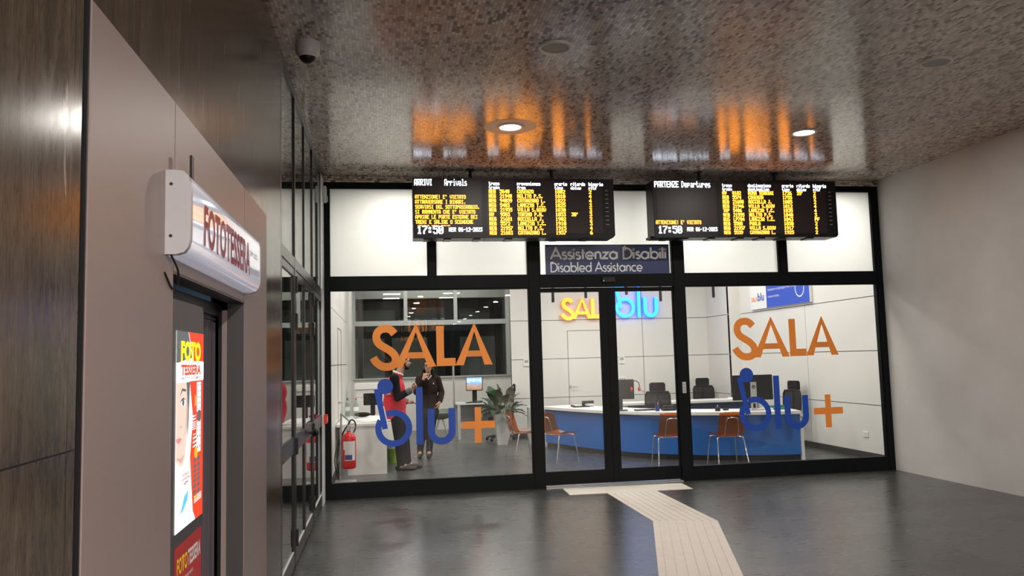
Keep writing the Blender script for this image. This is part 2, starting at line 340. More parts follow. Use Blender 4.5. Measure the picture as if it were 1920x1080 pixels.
    def ball(s, c, r, seg=16, rings=10, rot=None):
        r = (r, r, r) if not isinstance(r, (tuple, list)) else r; c = Vector(c); vs = []; Q = rot or Matrix.Identity(3)
        prof = [pi*i/rings for i in range(1, rings)]
        vs.append(c + Q @ Vector((0, 0, r[2])))
        for t in prof:
            for k in range(seg):
                a = 2*pi*k/seg; vs.append(c + Q @ Vector((r[0]*sin(t)*cos(a), r[1]*sin(t)*sin(a), r[2]*cos(t))))
        vs.append(c + Q @ Vector((0, 0, -r[2]))); m = len(prof); last = len(vs)-1
        fs = [(0, 1+k, 1+(k+1) % seg) for k in range(seg)]
        for i in range(m-1): fs += [(1+i*seg+k, 1+(i+1)*seg+k, 1+(i+1)*seg+(k+1) % seg, 1+i*seg+(k+1) % seg) for k in range(seg)]
        fs += [(last, 1+(m-1)*seg+(k+1) % seg, 1+(m-1)*seg+k) for k in range(seg)]
        return s.raw(vs, fs)
    def surf(s, grid, thick=0., closed_u=False):
        """rows of points -> sheet; thick>0 gives it thickness along the normal"""
        n, m = len(grid), len(grid[0]); vs = [Vector(p) for row in grid for p in row]
        fs = [(i*m+j, i*m+j+1, (i+1)*m+j+1, (i+1)*m+j) for i in range(n-1) for j in range(m-1)]
        if not thick: return s.raw(vs, fs)
        ns = []
        for i in range(n):
            for j in range(m):
                a = vs[min(i+1, n-1)*m+j] - vs[max(i-1, 0)*m+j]; b = vs[i*m+min(j+1, m-1)] - vs[i*m+max(j-1, 0)]
                q = a.cross(b); ns.append(q.normalized() if q.length > 1e-9 else Vector((0, 0, 1)))
        k = len(vs); vs2 = vs + [v - nn*thick for v, nn in zip(vs, ns)]
        fs2 = fs + [tuple(reversed([a+k for a in f])) for f in fs]
        rim = [j for j in range(m)] + [i*m+m-1 for i in range(1, n)] + [(n-1)*m+j for j in range(m-2, -1, -1)] + [i*m for i in range(n-2, 0, -1)]
        fs2 += [(rim[i], rim[i-1], rim[i-1]+k, rim[i]+k) for i in range(len(rim))]
        return s.raw(vs2, fs2)
    def mesh(s, me, mtx=None):
        n0 = len(s.bm.verts); s.bm.from_mesh(me); s.bm.verts.ensure_lookup_table()
        if mtx is not None:
            for v in s.bm.verts[n0:]: v.co = mtx @ v.co
        return s
    def build(s, name, mat, parent=None, local=False, smooth=False, label=None, kind=None, angle=40):
        me = bpy.data.meshes.new(name)
        bmesh.ops.recalc_face_normals(s.bm, faces=s.bm.faces)
        if parent is not None and not local: bmesh.ops.translate(s.bm, verts=s.bm.verts, vec=-ORG[parent.name])
        s.bm.to_mesh(me); s.bm.free()
        me.materials.append(MT[mat] if isinstance(mat, str) else mat)
        if smooth:
            me.shade_smooth() if hasattr(me, 'shade_smooth') else None
            me.set_sharp_from_angle(angle=R(angle))
        o = bpy.data.objects.new(name, me); COL.objects.link(o)
        if parent is not None: o.parent = parent; ORG[o.name] = ORG[parent.name].copy()
        else: ORG[o.name] = Vector((0, 0, 0))
        if label: o['label'] = label
        if kind: o['kind'] = kind
        return o
def thing(name, label, cat, loc=(0, 0, 0), rz=0., group=None):
    o = bpy.data.objects.new(name, None); COL.objects.link(o); o.location = loc; o.rotation_euler = (0, 0, rz); o.empty_display_size = .1
    o['label'] = label; o['category'] = cat
    if group: o['group'] = group
    ORG[o.name] = Vector(loc); return o
def tag(o, label, cat, group=None):
    o['label'] = label; o['category'] = cat
    if group: o['group'] = group
    return o
def struct(o): o['kind'] = 'structure'; return o
def sroot(name, loc=(0, 0, 0)):
    o = bpy.data.objects.new(name, None); COL.objects.link(o); o.location = loc; o['kind'] = 'structure'; o.empty_display_size = .1
    ORG[o.name] = Vector(loc); return o
def dup(root, loc, rz=0., label=None, group=None):
    r = root.copy(); COL.objects.link(r); r.location = loc; r.rotation_euler = (0, 0, rz)
    if label: r['label'] = label
    if group: r['group'] = group
    for ch in list(root.children):
        c = ch.copy(); COL.objects.link(c); c.parent = r
        for g in list(ch.children):
            d = g.copy(); COL.objects.link(d); d.parent = c
    ORG[r.name] = Vector(loc); return r
X_, Y_, Z_ = Vector((1, 0, 0)), Vector((0, 1, 0)), Vector((0, 0, 1))
def arc(cx, cz, r, a0, a1, n=24, rz=None):
    rz = r if rz is None else rz
    return [(cx + r*cos(R(a0+(a1-a0)*i/n)), cz + rz*sin(R(a0+(a1-a0)*i/n))) for i in range(n+1)]
def spline(P, n=6):
    P = [Vector(p) for p in P]; out = []
    for i in range(len(P)-1):
        p0, p1, p2, p3 = P[max(i-1, 0)], P[i], P[i+1], P[min(i+2, len(P)-1)]
        for k in range(n):
            t = k/n; out.append(.5*((2*p1) + (p2-p0)*t + (2*p0-5*p1+4*p2-p3)*t*t + (3*p1-p0-3*p2+p3)*t**3))
    return out + [P[-1]]

# ---------------------------------------------------------------- writing
_txt = {}
def text_mesh(s, bold=0.):
    if (s, bold) in _txt: return _txt[(s, bold)]
    cu = bpy.data.curves.new('t', 'FONT'); cu.body = s; cu.size = 1.; cu.offset = bold; cu.resolution_u = 3
    ob = bpy.data.objects.new('t', cu); COL.objects.link(ob)
    dg = bpy.context.evaluated_depsgraph_get(); me = bpy.data.meshes.new_from_object(ob.evaluated_get(dg))
    bpy.data.objects.remove(ob); bpy.data.curves.remove(cu)
    xs = [v.co.x for v in me.vertices]; ys = [v.co.y for v in me.vertices]
    _txt[(s, bold)] = (me, min(xs), max(xs), min(ys), max(ys)); return _txt[(s, bold)]
def write(mb, s, o, ux, uy, width=None, height=None, bold=0., shear=0.):
    """flat lettering whose ink box starts at o, fitted to a width and/or a height"""
    me, x0, x1, y0, y1 = text_mesh(s, bold)
    kx = width/(x1-x0) if width else height/(y1-y0)
    ky = height/(y1-y0) if height else kx
    o, ux, uy = Vector(o), Vector(ux).normalized(), Vector(uy).normalized()
    uys = uy + ux*shear; m = Matrix.Identity(4); n = ux.cross(uy)
    for i in range(3):
        m[i][0], m[i][1], m[i][2] = ux[i]*kx, uys[i]*ky, n[i]
        m[i][3] = o[i] - ux[i]*kx*x0 - uys[i]*ky*y0
    mb.mesh(me, m); return mb
FONT = {' ': '0000000000', '!': '00005F0000', "'": '0005030000', ',': '0050300000', '-': '0808080808', '.': '0060600000', ':': '0036360000',
 '0': '3E5149453E', '1': '00427F4000', '2': '4261514946', '3': '2141454B31', '4': '1814127F10', '5': '2745454539', '6': '3C4A494930', '7': '0171090503', '8': '3649494936', '9': '064949291E',
 'A': '7E1111117E', 'B': '7F49494936', 'C': '3E41414122', 'D': '7F4141221C', 'E': '7F49494941', 'F': '7F09090901', 'G': '3E4149497A', 'H': '7F0808087F', 'I': '00417F4100', 'J': '2040413F01',
 'L': '7F40404040', 'M': '7F020C027F', 'N': '7F0408107F', 'O': '3E4141413E', 'P': '7F09090906', 'R': '7F09192946', 'S': '4649494931', 'T': '01017F0101', 'U': '3F4040403F', 'V': '1F2040201F', 'Z': '6151494543',
 'a': '2054545478', 'b': '7F48444438', 'd': '384444487F', 'e': '3854545418', 'f': '087E090102', 'i': '00447D4000', 'l': '00417F4000', 'm': '7C04180478', 'n': '7C08040478', 'o': '3844444438', 'p': '7C14141408',
 'r': '7C08040408', 's': '4854545420', 't': '043F444020', 'u': '3C4040207C', 'v': '1C2040201C', 'y': '0C5050503C', 'z': '4464544C44'}
def led(mb, s, x, z, y, h, w, bold=False, clip=None):
    """dot-matrix writing on a board facing -y: (x, z) is the top left, each dot a small lit square"""
    ph = h/7; pw = (w/len(s))/6.
    for i, ch in enumerate(s):
        f = FONT.get(ch, FONT[' '])
        for c in range(5):
            bits = int(f[2*c:2*c+2], 16)
            for r in range(7):
                if bits >> r & 1 and (clip is None or z - r*ph > clip):
                    a, b = x + (i*6+c)*pw, z - r*ph
                    e = pw*(1.8 if bold else 1.35)
                    mb.raw([(a, y, b-ph*.96), (a+e, y, b-ph*.96), (a+e, y, b), (a, y, b)], [(0, 1, 2, 3)])
    return mb
# geometric monoline letters (cap height 1, lower case .64)
def _g(ch):
    x = .64; r = .285; c = x/2
    if ch == 'A': return [[(0, 0), (.40, 1), (.80, 0)], [(.13, .32), (.67, .32)]], .86
    if ch == 'D': return [[(.05, 0), (.05, 1), (.25, 1)] + arc(.25, .5, .45, 90, -90, 16, .5) + [(.05, 0)]], .80
    if ch == 's': return [arc(.19, .475, .135, 35, 270, 12, .165) [:10] + arc(.19, .165, .145, 80, -150, 12, .165)], .42
    if ch == 'i': return [[(.05, 0), (.05, x)], arc(.05, .87, .03, 0, 360, 8)], .20
    if ch == 'l': return [[(.05, 0), (.05, 1.06)]], .20
    if ch == 't': return [[(.13, 0), (.13, .92)], [(0, .6), (.28, .6)]], .34
    if ch == 'e': return [[(.04, c-.02), (.58, c-.02)] + arc(.31, c, .275, 0, 318, 22, .32)[0:]], .70
    if ch == 'n': return [[(.05, 0), (.05, x)], arc(.245, x-.23, .195, 180, 0, 12, .23) + [(.44, 0)]], .58
    if ch == 'z': return [[(.02, x-.04), (.42, x-.04), (.03, .04), (.45, .04)]], .54
    if ch == 'a': return [arc(.31, c, .275, 0, 360, 24, .32), [(.585, 0), (.585, x)]], .74
    if ch == 'd': return [arc(.31, c, .275, 0, 360, 24, .32), [(.585, 0), (.585, 1.06)]], .74
    if ch == 'b': return [arc(.325, c, .275, 0, 360, 24, .32), [(.05, 0), (.05, 1.06)]], .72
    if ch == 'c': return [arc(.31, c, .275, 50, 310, 20, .32)], .58
    return [], .30
def letters(mb, s, o, ux, uy, width, cap, stroke, depth):
    tot = sum(_g(c)[1] for c in s) - .1; k = width/tot; x = 0.
    for ch in s:
        st, adv = _g(ch)
        for q, line in enumerate(st): mb.ribbon([((x+a)*k, b*cap) for a, b in line], stroke, Vector(o) - Vector(ux).cross(Vector(uy))*.0004*q, ux, uy, depth)
        x += adv
    return mb
S_LINE = [(.877, 2.05), (.833, 2.099), (.77, 2.119), (.696, 2.102), (.655, 2.051), (.65, 1.987), (.684, 1.923), (.76, 1.872), (.832, 1.825), (.882, 1.763), (.886, 1.692), (.841, 1.642), (.768, 1.63), (.699, 1.648), (.64, 1.699), (.608, 1.752)]
def a_poly(x0, xa, x1, zb, za, w):
    """outline of a capital A: outer legs, flat foot width w, and its counter strip is left to two legs plus a bar"""
    L = [(x0, zb), (x0+w, zb), (xa+w*.10, za-.14*(za-zb)), (xa+w*.02, za), (xa-w*.02, za)]
    Rg = [(x1-w, zb), (x1, zb), (xa+w*.02, za), (xa-w*.02, za), (xa-w*.10, za-.14*(za-zb))]
    t0, t1 = .20, .36
    def leg(t, s):   # inner edge positions at height t
        return (x0+w*.5+(xa-x0-w*.5)*t) if s < 0 else (x1-w*.5+(xa-x1+w*.5)*t)
    bar = [(leg(t0, -1), zb+(za-zb)*(t0)), (leg(t0, 1), zb+(za-zb)*(t0)), (leg(t1-.02, 1), zb+(za-zb)*(t1-.02)), (leg(t1-.02, -1), zb+(za-zb)*(t1-.02))]
    return [L, Rg, bar]

# ---------------------------------------------------------------- the setting
H, WX = 4.08, 7.75
YH = -48.
struct(MB().box(-.3, 9.0, YH, 10.2, -.12, 0).build('floor', 'floor'))
struct(MB().box(-.3, WX+.3, YH, .06, H, H+.15).build('ceiling', 'mosaic'))
struct(MB().box(0, WX, .0, .06, 4.0, H).build('trim_1', 'mosaic_v'))                       # mosaic strip above the glass front
m = MB(); m.box(-.3, .052, YH, -8.318, 0, H); m.box(-.3, 0, -8.318, -5.35, 2.60, H); m.box(-.3, 0, -5.35, -4.24, 0, H)
struct(m.build('wall_left', 'marble'))
struct(MB().box(WX, WX+.3, YH, .10, 0, H).build('wall_right', 'plaster'))
struct(MB().box(-.3, WX+.3, YH-.2, YH, 0, H).build('wall_rear', 'ext_wall'))
# the space behind the glazed doors on the left
m = MB(); m.box(-2.3, -2.2, -4.5, .3, 0, H); m.box(-2.2, -.12, -4.4, -4.28, 0, H)
struct(m.build('wall_shop', 'shop'))
struct(MB().box(-2.3, -.3, -4.4, .3, -.12, 0).build('floor_shop', 'floor'))
struct(MB().box(-2.3, -.02, -4.24, 0, H+.001, H+.1).build('ceiling_shop', 'offceil'))
# office shell: panelled walls with open joints
def panels(name, axis, pos, a0, a1, seams, thick, side, zt=4.0):
    """boards on a dark backing. axis 'y': wall in an x=pos plane running along y"""
    r = sroot(name)
    zs = [0.10, .83, 1.655, 2.485, 3.315, zt]; cuts = [a0] + seams + [a1]; g = .006
    mb = MB()
    for i in range(len(zs)-1):
        for j in range(len(cuts)-1):
            z0, z1, c0, c1 = zs[i]+g*(i > 0), zs[i+1]-g, cuts[j]+g*(j > 0), cuts[j+1]-g*(j < len(cuts)-2)
            if axis == 'y': mb.box(min(pos, pos+side*.018), max(pos, pos+side*.018), c0, c1, z0, z1)
            else: mb.box(c0, c1, min(pos, pos+side*.018), max(pos, pos+side*.018), z0, z1)
    mb.build('wall_panel', 'panel', r)
    p0, p1 = pos+side*.0181, pos+side*thick
    mb = MB()
    if axis == 'y': mb.box(min(p0, p1), max(p0, p1), a0, a1, 0, zt)
    else: mb.box(a0, a1, min(p0, p1), max(p0, p1), 0, zt)
    mb.build('wall_backing', 'joint', r)
    mb = MB()
    if axis == 'y': mb.box(min(pos-side*.012, p0), max(pos-side*.012, p0), a0, a1, 0, .095)
    else: mb.box(a0, a1, min(pos-side*.012, p0), max(pos-side*.012, p0), 0, .095)
    mb.build('wall_baseboard', 'base', r)
    return r
panels('wall_office_left', 'y', 0.0, .12, 6.05, [1.5, 3.7], .12, -1)
panels('wall_office_back', 'x', 6.6, 3.42, 7.85, [6.35], .12, 1)
panels('wall_office_right', 'y', 8.10, .12, 5.4, [2.82], .12, 1)
panels('wall_office_nook', 'y', 7.85, 5.42, 6.6, [], .1, 1)
struct(MB().box(7.85, 8.22, 5.4, 5.5, 0, 4.0).build('wall_office_step', 'panel'))
struct(MB().box(-.3, 8.4, .1, 10.0, 4.0, 4.12).build('ceiling_office', 'offceil'))
struct(MB().box(4.1, 4.22, 6.73, 9.6, 0, 4.0).build('wall_bay_right', 'panel'))
struct(MB().box(-.12, 0.0, 6.05, 9.6, 0, 4.0).build('wall_bay_left', 'panel'))
# parapet, ledge and glazing at the end of the bay
YB = 9.6
struct(MB().box(0, 4.1, YB-.05, YB+.1, 0, 1.26).build('wall_bay_parapet', 'panel'))
struct(MB().box(0, 4.1, YB-.10, YB+.12, 1.26, 1.30, .006).build('trim_2', 'alu'))
bw = sroot('window_1')
m = MB(); m.box(0, 4.1, YB-.06, YB+.06, 2.57, 2.69)
for x0, x1 in ((0, .05), (1.225, 1.315), (2.46, 2.55), (3.76, 3.87), (4.04, 4.1)): m.box(x0, x1, YB-.05, YB+.05, 2.69, 4.0)
for x0, x1 in ((0, .04), (3.76, 3.87), (4.04, 4.1)): m.box(x0, x1, YB-.05, YB+.05, 1.30, 2.57)
m.build('window_frame', 'alu', bw)
m = MB(); m.box(.05, 4.04, YB-.004, YB+.004, 1.30, 2.57); m.box(.05, 4.04, YB-.004, YB+.004, 2.69, 4.0)
m.build('window_pane', 'glass', bw)
# what stands outside that window at night; the beam and the light are added
struct(MB().box(-2, 6, YB+.12, 16, -.12, -.02).build('ground_outside', 'ext_floor'))
struct(MB().box(-2, 6, 12.6, 12.8, 0, 5.2).build('wall_outside', 'ext_wall'))
m = MB()
for x0, x1, z0, z1 in ((-.15, .75, .6, 2.35), (.95, 1.95, .6, 2.35), (2.75, 3.9, .6, 2.35), (-.1, 1.05, 2.85, 3.15), (1.25, 2.5, 2.85, 3.2), (2.75, 3.75, 2.85, 3.15)): m.box(x0, x1, 12.54, 12.59, z0, z1)
struct(m.build('wall_outside_panel', 'ext_panel'))
m = MB()
for x in (.05, 2.35, 2.62, 3.72): m.box(x, x+.13, 11.2, 11.33, 0, 3.3)
struct(m.build('pillar_outside', 'frame'))
struct(MB().box(-2, 6, 11.0, 11.3, 3.35, 4.3).build('beam_reflection', 'ext_reflection'))  # pale beam put in for the grey reflection in the upper panes
area_light('outside_fill_light', (2.0, 10.2, 4.5), (3., .4), 45, (1, .97, .92), direction=(0, 1, -.75))  # added fill light, brightens the beam front and the outer wall
area_light('shop_fill_light', (-1.2, -2.2, 3.9), (.8, 2.), 130, (1., .97, .92))  # added fill light, makes the left door panes look milky

# glass front of the office
def pane_box(m, x0, x1, z0, z1, y=.05): m.box(x0, x1, y-.005, y+.005, z0, z1)
m = MB()
for x0, x1, z0, z1 in ((0.0, .066, 0, 4.0), (2.64, 2.79, 0, 4.0), (4.64, 4.79, 0, 4.0), (7.655, WX, 0, 4.0)): m.box(x0, x1, 0, .10, z0, z1, .004)
struct(m.build('trim_3', 'frame'))                                                        # uprights
m = MB()
for x0, x1 in ((.067, 2.639), (2.791, 4.639), (4.791, 7.654)):
    m.box(x0, x1, .002, .10, 2.608, 2.77, .004); m.box(x0, x1, .002, .10, 3.935, 4.0, .004)
struct(m.build('trim_4', 'frame'))                                                        # transom and head
def fixed_window(i, x0, x1, z0, z1, glass, sill=0.):
    r = sroot('window_%d' % i, ((x0+x1)/2, .05, z0))
    f = MB(); t = .012
    if sill: f.box(x0, x1, .003, .098, 0, z0, .004)
    for a, b, c, d in ((x0, x0+t, z0, z1), (x1-t, x1, z0, z1), (x0+t, x1-t, z1-t, z1), (x0+t, x1-t, z0, z0+t)): f.box(a, b, .015, .085, c, d)
    f.build('window_frame', 'frame', r)
    g = MB(); pane_box(g, x0+t, x1-t, z0+t, z1-t); o = g.build('window_pane', glass, r)
    return r
fixed_window(2, .067, 2.639, .182, 2.607, 'glass', 1)
fixed_window(3, 4.791, 7.654, .175, 2.607, 'glass', 1)
for i, (x0, x1) in enumerate(((.067, 1.322), (1.418, 2.639), (2.791, 4.639), (4.791, 6.20), (6.307, 7.654))): fixed_window(4+i, x0, x1, 2.771, 3.934, 'glass')
for x0, x1 in ((1.323, 1.417), (6.201, 6.306)): struct(MB().box(x0, x1, .0, .1, 2.771, 3.934).build('trim_5', 'frame'))
# frosted film behind the upper panes: one sheet per pane
for i, (x0, x1) in enumerate(((.08, 1.31), (1.43, 2.627), (2.803, 4.627), (4.803, 6.188), (6.319, 7.642))):
    o = MB().raw([(x0, .062, 2.783), (x1, .062, 2.783), (x1, .062, 3.922), (x0, .062, 3.922)], [(0, 1, 2, 3)]).build('window_film', 'frosted', bpy.data.objects['window_%d' % (4+i)])
# sliding doors
for i, (x0, x1, g0, g1) in enumerate(((2.793, 3.708, 2.80, 3.60), (3.712, 4.637, 3.82, 4.625))):
    r = sroot('door_%d' % (i+1), ((x0+x1)/2, .06, 0))
    f = MB()
    for a, b, c, d in ((x0, g0, .03, 2.60), (g1, x1, .03, 2.60), (g0, g1, .03, .20), (g0, g1, 2.545, 2.60)): f.box(a, b, .045, .085, c, d)
    f.build('door_frame', 'frame', r)
    MB().box(g0, g1, .062, .068, .20, 2.545).build('door_pane', 'glass', r)
    if i: 
        dh = MB().box(4.690, 4.742, -.012, .0, 1.16, 1.31, .004).build('door_handle', 'silver', r)
        m = MB()
        for k in range(3): m.box(4.702, 4.730, -.014, -.012, 1.18+.042*k, 1.205+.042*k)
        m.build('door_handle_slot', 'grey', dh)
struct(MB().box(2.79, 4.64, -.03, .10, 0, .012).build('trim_6', 'alu'))                     # threshold

# glazed doors in the left wall
m = MB()
for y0, y1, z0, z1 in ((-4.24, -4.17, 0, H), (-.10, 0, 0, H), (-3.29, -3.22, 0, H), (-1.56, -1.49, 0, H)): m.box(-.09, .0, y0, y1, z0, z1, .002)
for y0, y1 in ((-4.17, -3.29), (-3.22, -1.56), (-1.49, -.10)): m.box(-.09, -.001, y0, y1, 2.50, 2.60, .003); m.box(-.09, -.001, y0, y1, 4.0, H, .003)
m.box(-.09, -.002, -2.43, -2.37, 2.60, 4.0)
struct(m.build('trim_7', 'bronze'))
for i, (y0, y1) in enumerate(((-4.17, -3.29), (-3.22, -2.43), (-2.37, -1.56), (-1.49, -.10))):
    r = sroot('window_%d' % (9+i), (0, (y0+y1)/2, 2.6)); MB().box(-.020, -.012, y0, y1, 2.6, 4.0).build('window_pane', 'dark_glass', r)
def leaf(name, y0, y1, hinge_y=None, knob=None):
    r = sroot(name, (-.03, (y0+y1)/2, 0)); f = MB(); s = .055
    for a, b, c, d in ((y0, y0+s, .012, 2.495), (y1-s, y1, .012, 2.495), (y0+s, y1-s, .012, .13), (y0+s, y1-s, .94, 1.08), (y0+s, y1-s, 2.43, 2.495)): f.box(-.065, -.004, a, b, c, d, .003)
    f.build('door_frame' if hinge_y is not None else 'window_frame', 'bronze', r)
    g = MB(); g.box(-.021, -.015, y0+s, y1-s, .13, .94); g.box(-.021, -.015, y0+s, y1-s, 1.08, 2.43); g.build('door_pane' if hinge_y is not None else 'window_pane', 'dark_glass', r)
    b = MB(); b.box(-.015, -.006, y0+s, y1-s, .13, .142); b.build('door_bead' if hinge_y is not None else 'window_bead', 'lgrey', r)
    if hinge_y is not None:
        for z in (2.30, 1.98, .92, .16): MB().box(-.004, .015, hinge_y-.032, hinge_y+.032, z, z+.14, .004).build('door_hinge', 'black', r)
        if knob: 
            k = MB(); k.cyl((-.004, knob, .985), (.03, knob, .985), .013); k.lathe([(.014, 0), (.034, .012), (.040, .028), (.034, .042), (.012, .050)], (.028, knob, .985), 16, Matrix(((0, 0, 1), (0, 1, 0), (-1, 0, 0))))
            k.build('door_knob', 'black', r, smooth=True)
leaf('window_13', -4.17, -3.29)
leaf('door_3', -3.215, -2.405, -3.21, None)
leaf('door_4', -2.395, -1.565, -1.56, -1.85)
leaf('window_14', -1.49, -.10)
struct(MB().box(0.0, .012, -.42, -.10, 0.0, 4.0).build('trim_8', 'lgrey'))              # pale strip in the corner

# tactile guide strip let into the floor
t = thing('tactile_paving', 'cream tactile guide path with raised ribs leading from sliding doors across dark floor', 'tactile paving', (3.6, -2, 0))
m = MB()
m.prism([(2.965, -.58), (4.53, -.62), (4.56, -.145), (2.985, -.085)], (0, 0, .004), X_, Y_, .004); m.build('cross_bar', 'tactile', t)
m = MB(); m.prism([(3.435, -.602), (3.415, -2.35), (4.035, -2.52), (4.06, -.615)], (0, 0, .004), X_, Y_, .004); m.build('diagonal_run', 'tactile', t)
m = MB(); m.prism([(3.415, -2.352), (2.20, -6.15), (2.79, -6.33), (4.035, -2.522)], (0, 0, .0041), X_, Y_, .004); m.build('straight_run', 'tactile', t)
m = MB()
for k in range(7):
    f = (k+.9)/7.6
    a = Vector((3.415+.62*f, -2.36-.17*f)); b = Vector((2.20+.59*f, -6.15-.18*f))
    m.ribbon([a, b], .030, (0, 0, .0085), X_, Y_, .005)
    a2 = Vector((3.437+.62*f, -.66)); b2 = Vector((3.417+.62*f, -2.33-.17*f)); m.ribbon([a2, b2], .030, (0, 0, .0085), X_, Y_, .005)
m.build('ribs', 'tactile', t)

# ---------------------------------------------------------------- lettering on the glass
SL = [(p.x, p.y - .010) for p in spline([(a, b, 0) for a, b in S_LINE], 5)]
def put(mb, polys, strokes, o, ux, uy, d):
    n = Vector(ux).cross(Vector(uy)); o = Vector(o)
    for i, q in enumerate(polys): mb.prism(q, o - n*.0004*i, ux, uy, d)
    for i, (q, w) in enumerate(strokes): mb.ribbon(q, w, o - n*.0004*(i+len(polys)), ux, uy, d)
    return mb
L_POLY = [(1.411, 1.612), (1.655, 1.612), (1.655, 1.712), (1.508, 1.712), (1.508, 2.128), (1.411, 2.128)]
U_LINE = [(1.327, 1.072), (1.327, .832)] + arc(1.460, .790, .133, 180, 360, 20)[0:] + [(1.593, 1.072)]
RING = arc(.853, .845, .193, 118, -212, 44)
BAR = [(.609, 1.335), (.683, 1.345), (.787, .845), (.712, .832)]
def decal(dx, label):
    t = thing('window_lettering', label, 'window lettering', (1.37+dx, .04, 1.3), 0, 'vinyl lettering on the office glass')
    o = (dx, .0445, 0); d = .002
    put(MB(), [], [(SL, .098)], (dx, .0436, 0), X_, Z_, d).build('letter', 'decal_o', t)
    put(MB(), a_poly(.868, 1.150, 1.405, 1.608, 2.165, .108), [], o, X_, Z_, d).build('letter', 'decal_o', t)
    put(MB(), [L_POLY], [], o, X_, Z_, d).build('letter', 'decal_o', t)
    put(MB(), a_poly(1.652, 1.906, 2.138, 1.615, 2.160, .108), [], o, X_, Z_, d).build('letter', 'decal_o', t)
    put(MB(), [arc(.752, 1.372, .099, 0, 350, 28)], [], o, X_, Z_, d).build('dot', 'decal_b', t)
    put(MB(), [BAR], [(RING, .078)], (dx, .0440, 0), X_, Z_, d).build('letter', 'decal_b', t)
    put(MB(), [[(.783, .832), (.796, .835), (.735, 1.13), (.722, 1.127)]] if dx < 1 else [], [], (dx, .0435, 0), X_, Z_, d).build('letter_edge', 'decal_w', t) if dx < 1 else None
    put(MB(), [[(1.136, .624), (1.224, .624), (1.224, 1.352), (1.136, 1.352)]], [], o, X_, Z_, d).build('letter', 'decal_b', t)
    put(MB(), [], [(U_LINE, .088)], o, X_, Z_, d).build('letter', 'decal_b', t)
    put(MB(), [[(1.714, .800), (1.882, .800), (1.882, .618), (1.970, .618), (1.970, .800), (2.148, .800), (2.148, .892), (1.972, .892), (1.972, 1.070), (1.888, 1.070), (1.888, .892), (1.714, .892)]], [], o, X_, Z_, d).build('plus_sign', 'decal_o', t)
decal(0.0, 'orange and blue glass lettering over the two people, left of the sliding doors')
decal(4.882, 'orange and blue glass lettering in front of the big monitor, right of the sliding doors')

# ---------------------------------------------------------------- sign over the doors
t = thing('door_sign', 'blue bilingual assistance sign with grey lettering above the sliding doors', 'sign', (3.73, .02, 2.775))
sf = MB().box(2.873, 4.590, .012, .03, 2.778, 3.178, .002).build('sign_face', 'blue_sign', t)
letters(MB(), 'Assistenza Disabili', (2.945, .0095, 2.985), X_, Z_, 1.600, .142, .026, .004).build('lettering', 'sign_text', sf, label='bold upper line of grey letters')
letters(MB(), 'Disabled Assistance', (2.940, .0095, 2.815), X_, Z_, 1.262, .120, .0155, .004).build('lettering', 'sign_text', sf, label='thinner lower line of grey letters')
t = thing('door_sensor', 'black motion sensor with green light over the sliding doors', 'sensor', (3.72, -.01, 2.66))
MB().box(3.63, 3.81, -.035, .0, 2.665, 2.735, .008).build('housing', 'black', t)
MB().box(3.645, 3.652, -.0365, -.034, 2.683, 2.690).build('indicator_light', 'led_green', t)

# ---------------------------------------------------------------- train boards
ROWS_A = [('REG', '5640', 'COSENZA', '1802', '', '2'), ('REG', '21948', 'MELITO P.S.', '1810', '', '4'), ('REG', '94059', 'CATANZARO L.', '1822', '', '4'), ('REG', '5483', 'LAMEZIA T.C.', '1825', '', '3'),
 ('REG', '21955', 'VILLA S.GIOV', '1830', '', '3'), ('AV', '9583', 'TORINO P.N.', '1853', "30'", '3'), ('REG', '21681', 'ROCCELLA J.', '1902', '', '2'), ('REG', '5572', 'LAMEZIA T.C.', '1910', '', '3'), ('REG', '21957', 'MELITO P.S.', '1915', '', '4'), ('REG', '21683', 'CATANZARO L.', '1937', '', '6')]
ROWS_D = [('AV', '8182', 'ROMA TERMINI', '1726', "25'", '2'), ('REG', '5574', 'COSENZA', '1755', '', '5'), ('REG', '21688', 'ROCCELLA J.', '1805', '', '2'), ('REG', '21946', 'VILLA S.GIOV', '1812', '', '4'), ('TRP', '5486', 'LAMEZIA T.C.', '1835', '', '4'),
 ('REG', '21955', 'MELITO P.S.', '1840', '', '3'), ('BUS', 'LP704', 'LAMEZIA T.C.', '1843', '', 'PF'), ('REG', '5588', 'PAOLA', '1850', '', '2'), ('REG', '21957', 'VILLA S.GIOV', '1917', '', '4'), ('REG', '5539', 'CATANZARO L.', '1925', '', '2')]
MSG = ["ATTENZIONE! E' VIETATO", 'ATTRAVERSARE I BINARI.', 'SERVIRSI DEL SOTTOPASSAGGIO.', "SI RAMMENTA CHE E' VIETATO", 'APRIRE LE PORTE ESTERNE DEI', 'TRENI E SALIRE O SCENDERE', 'QUANDO NON SONO']
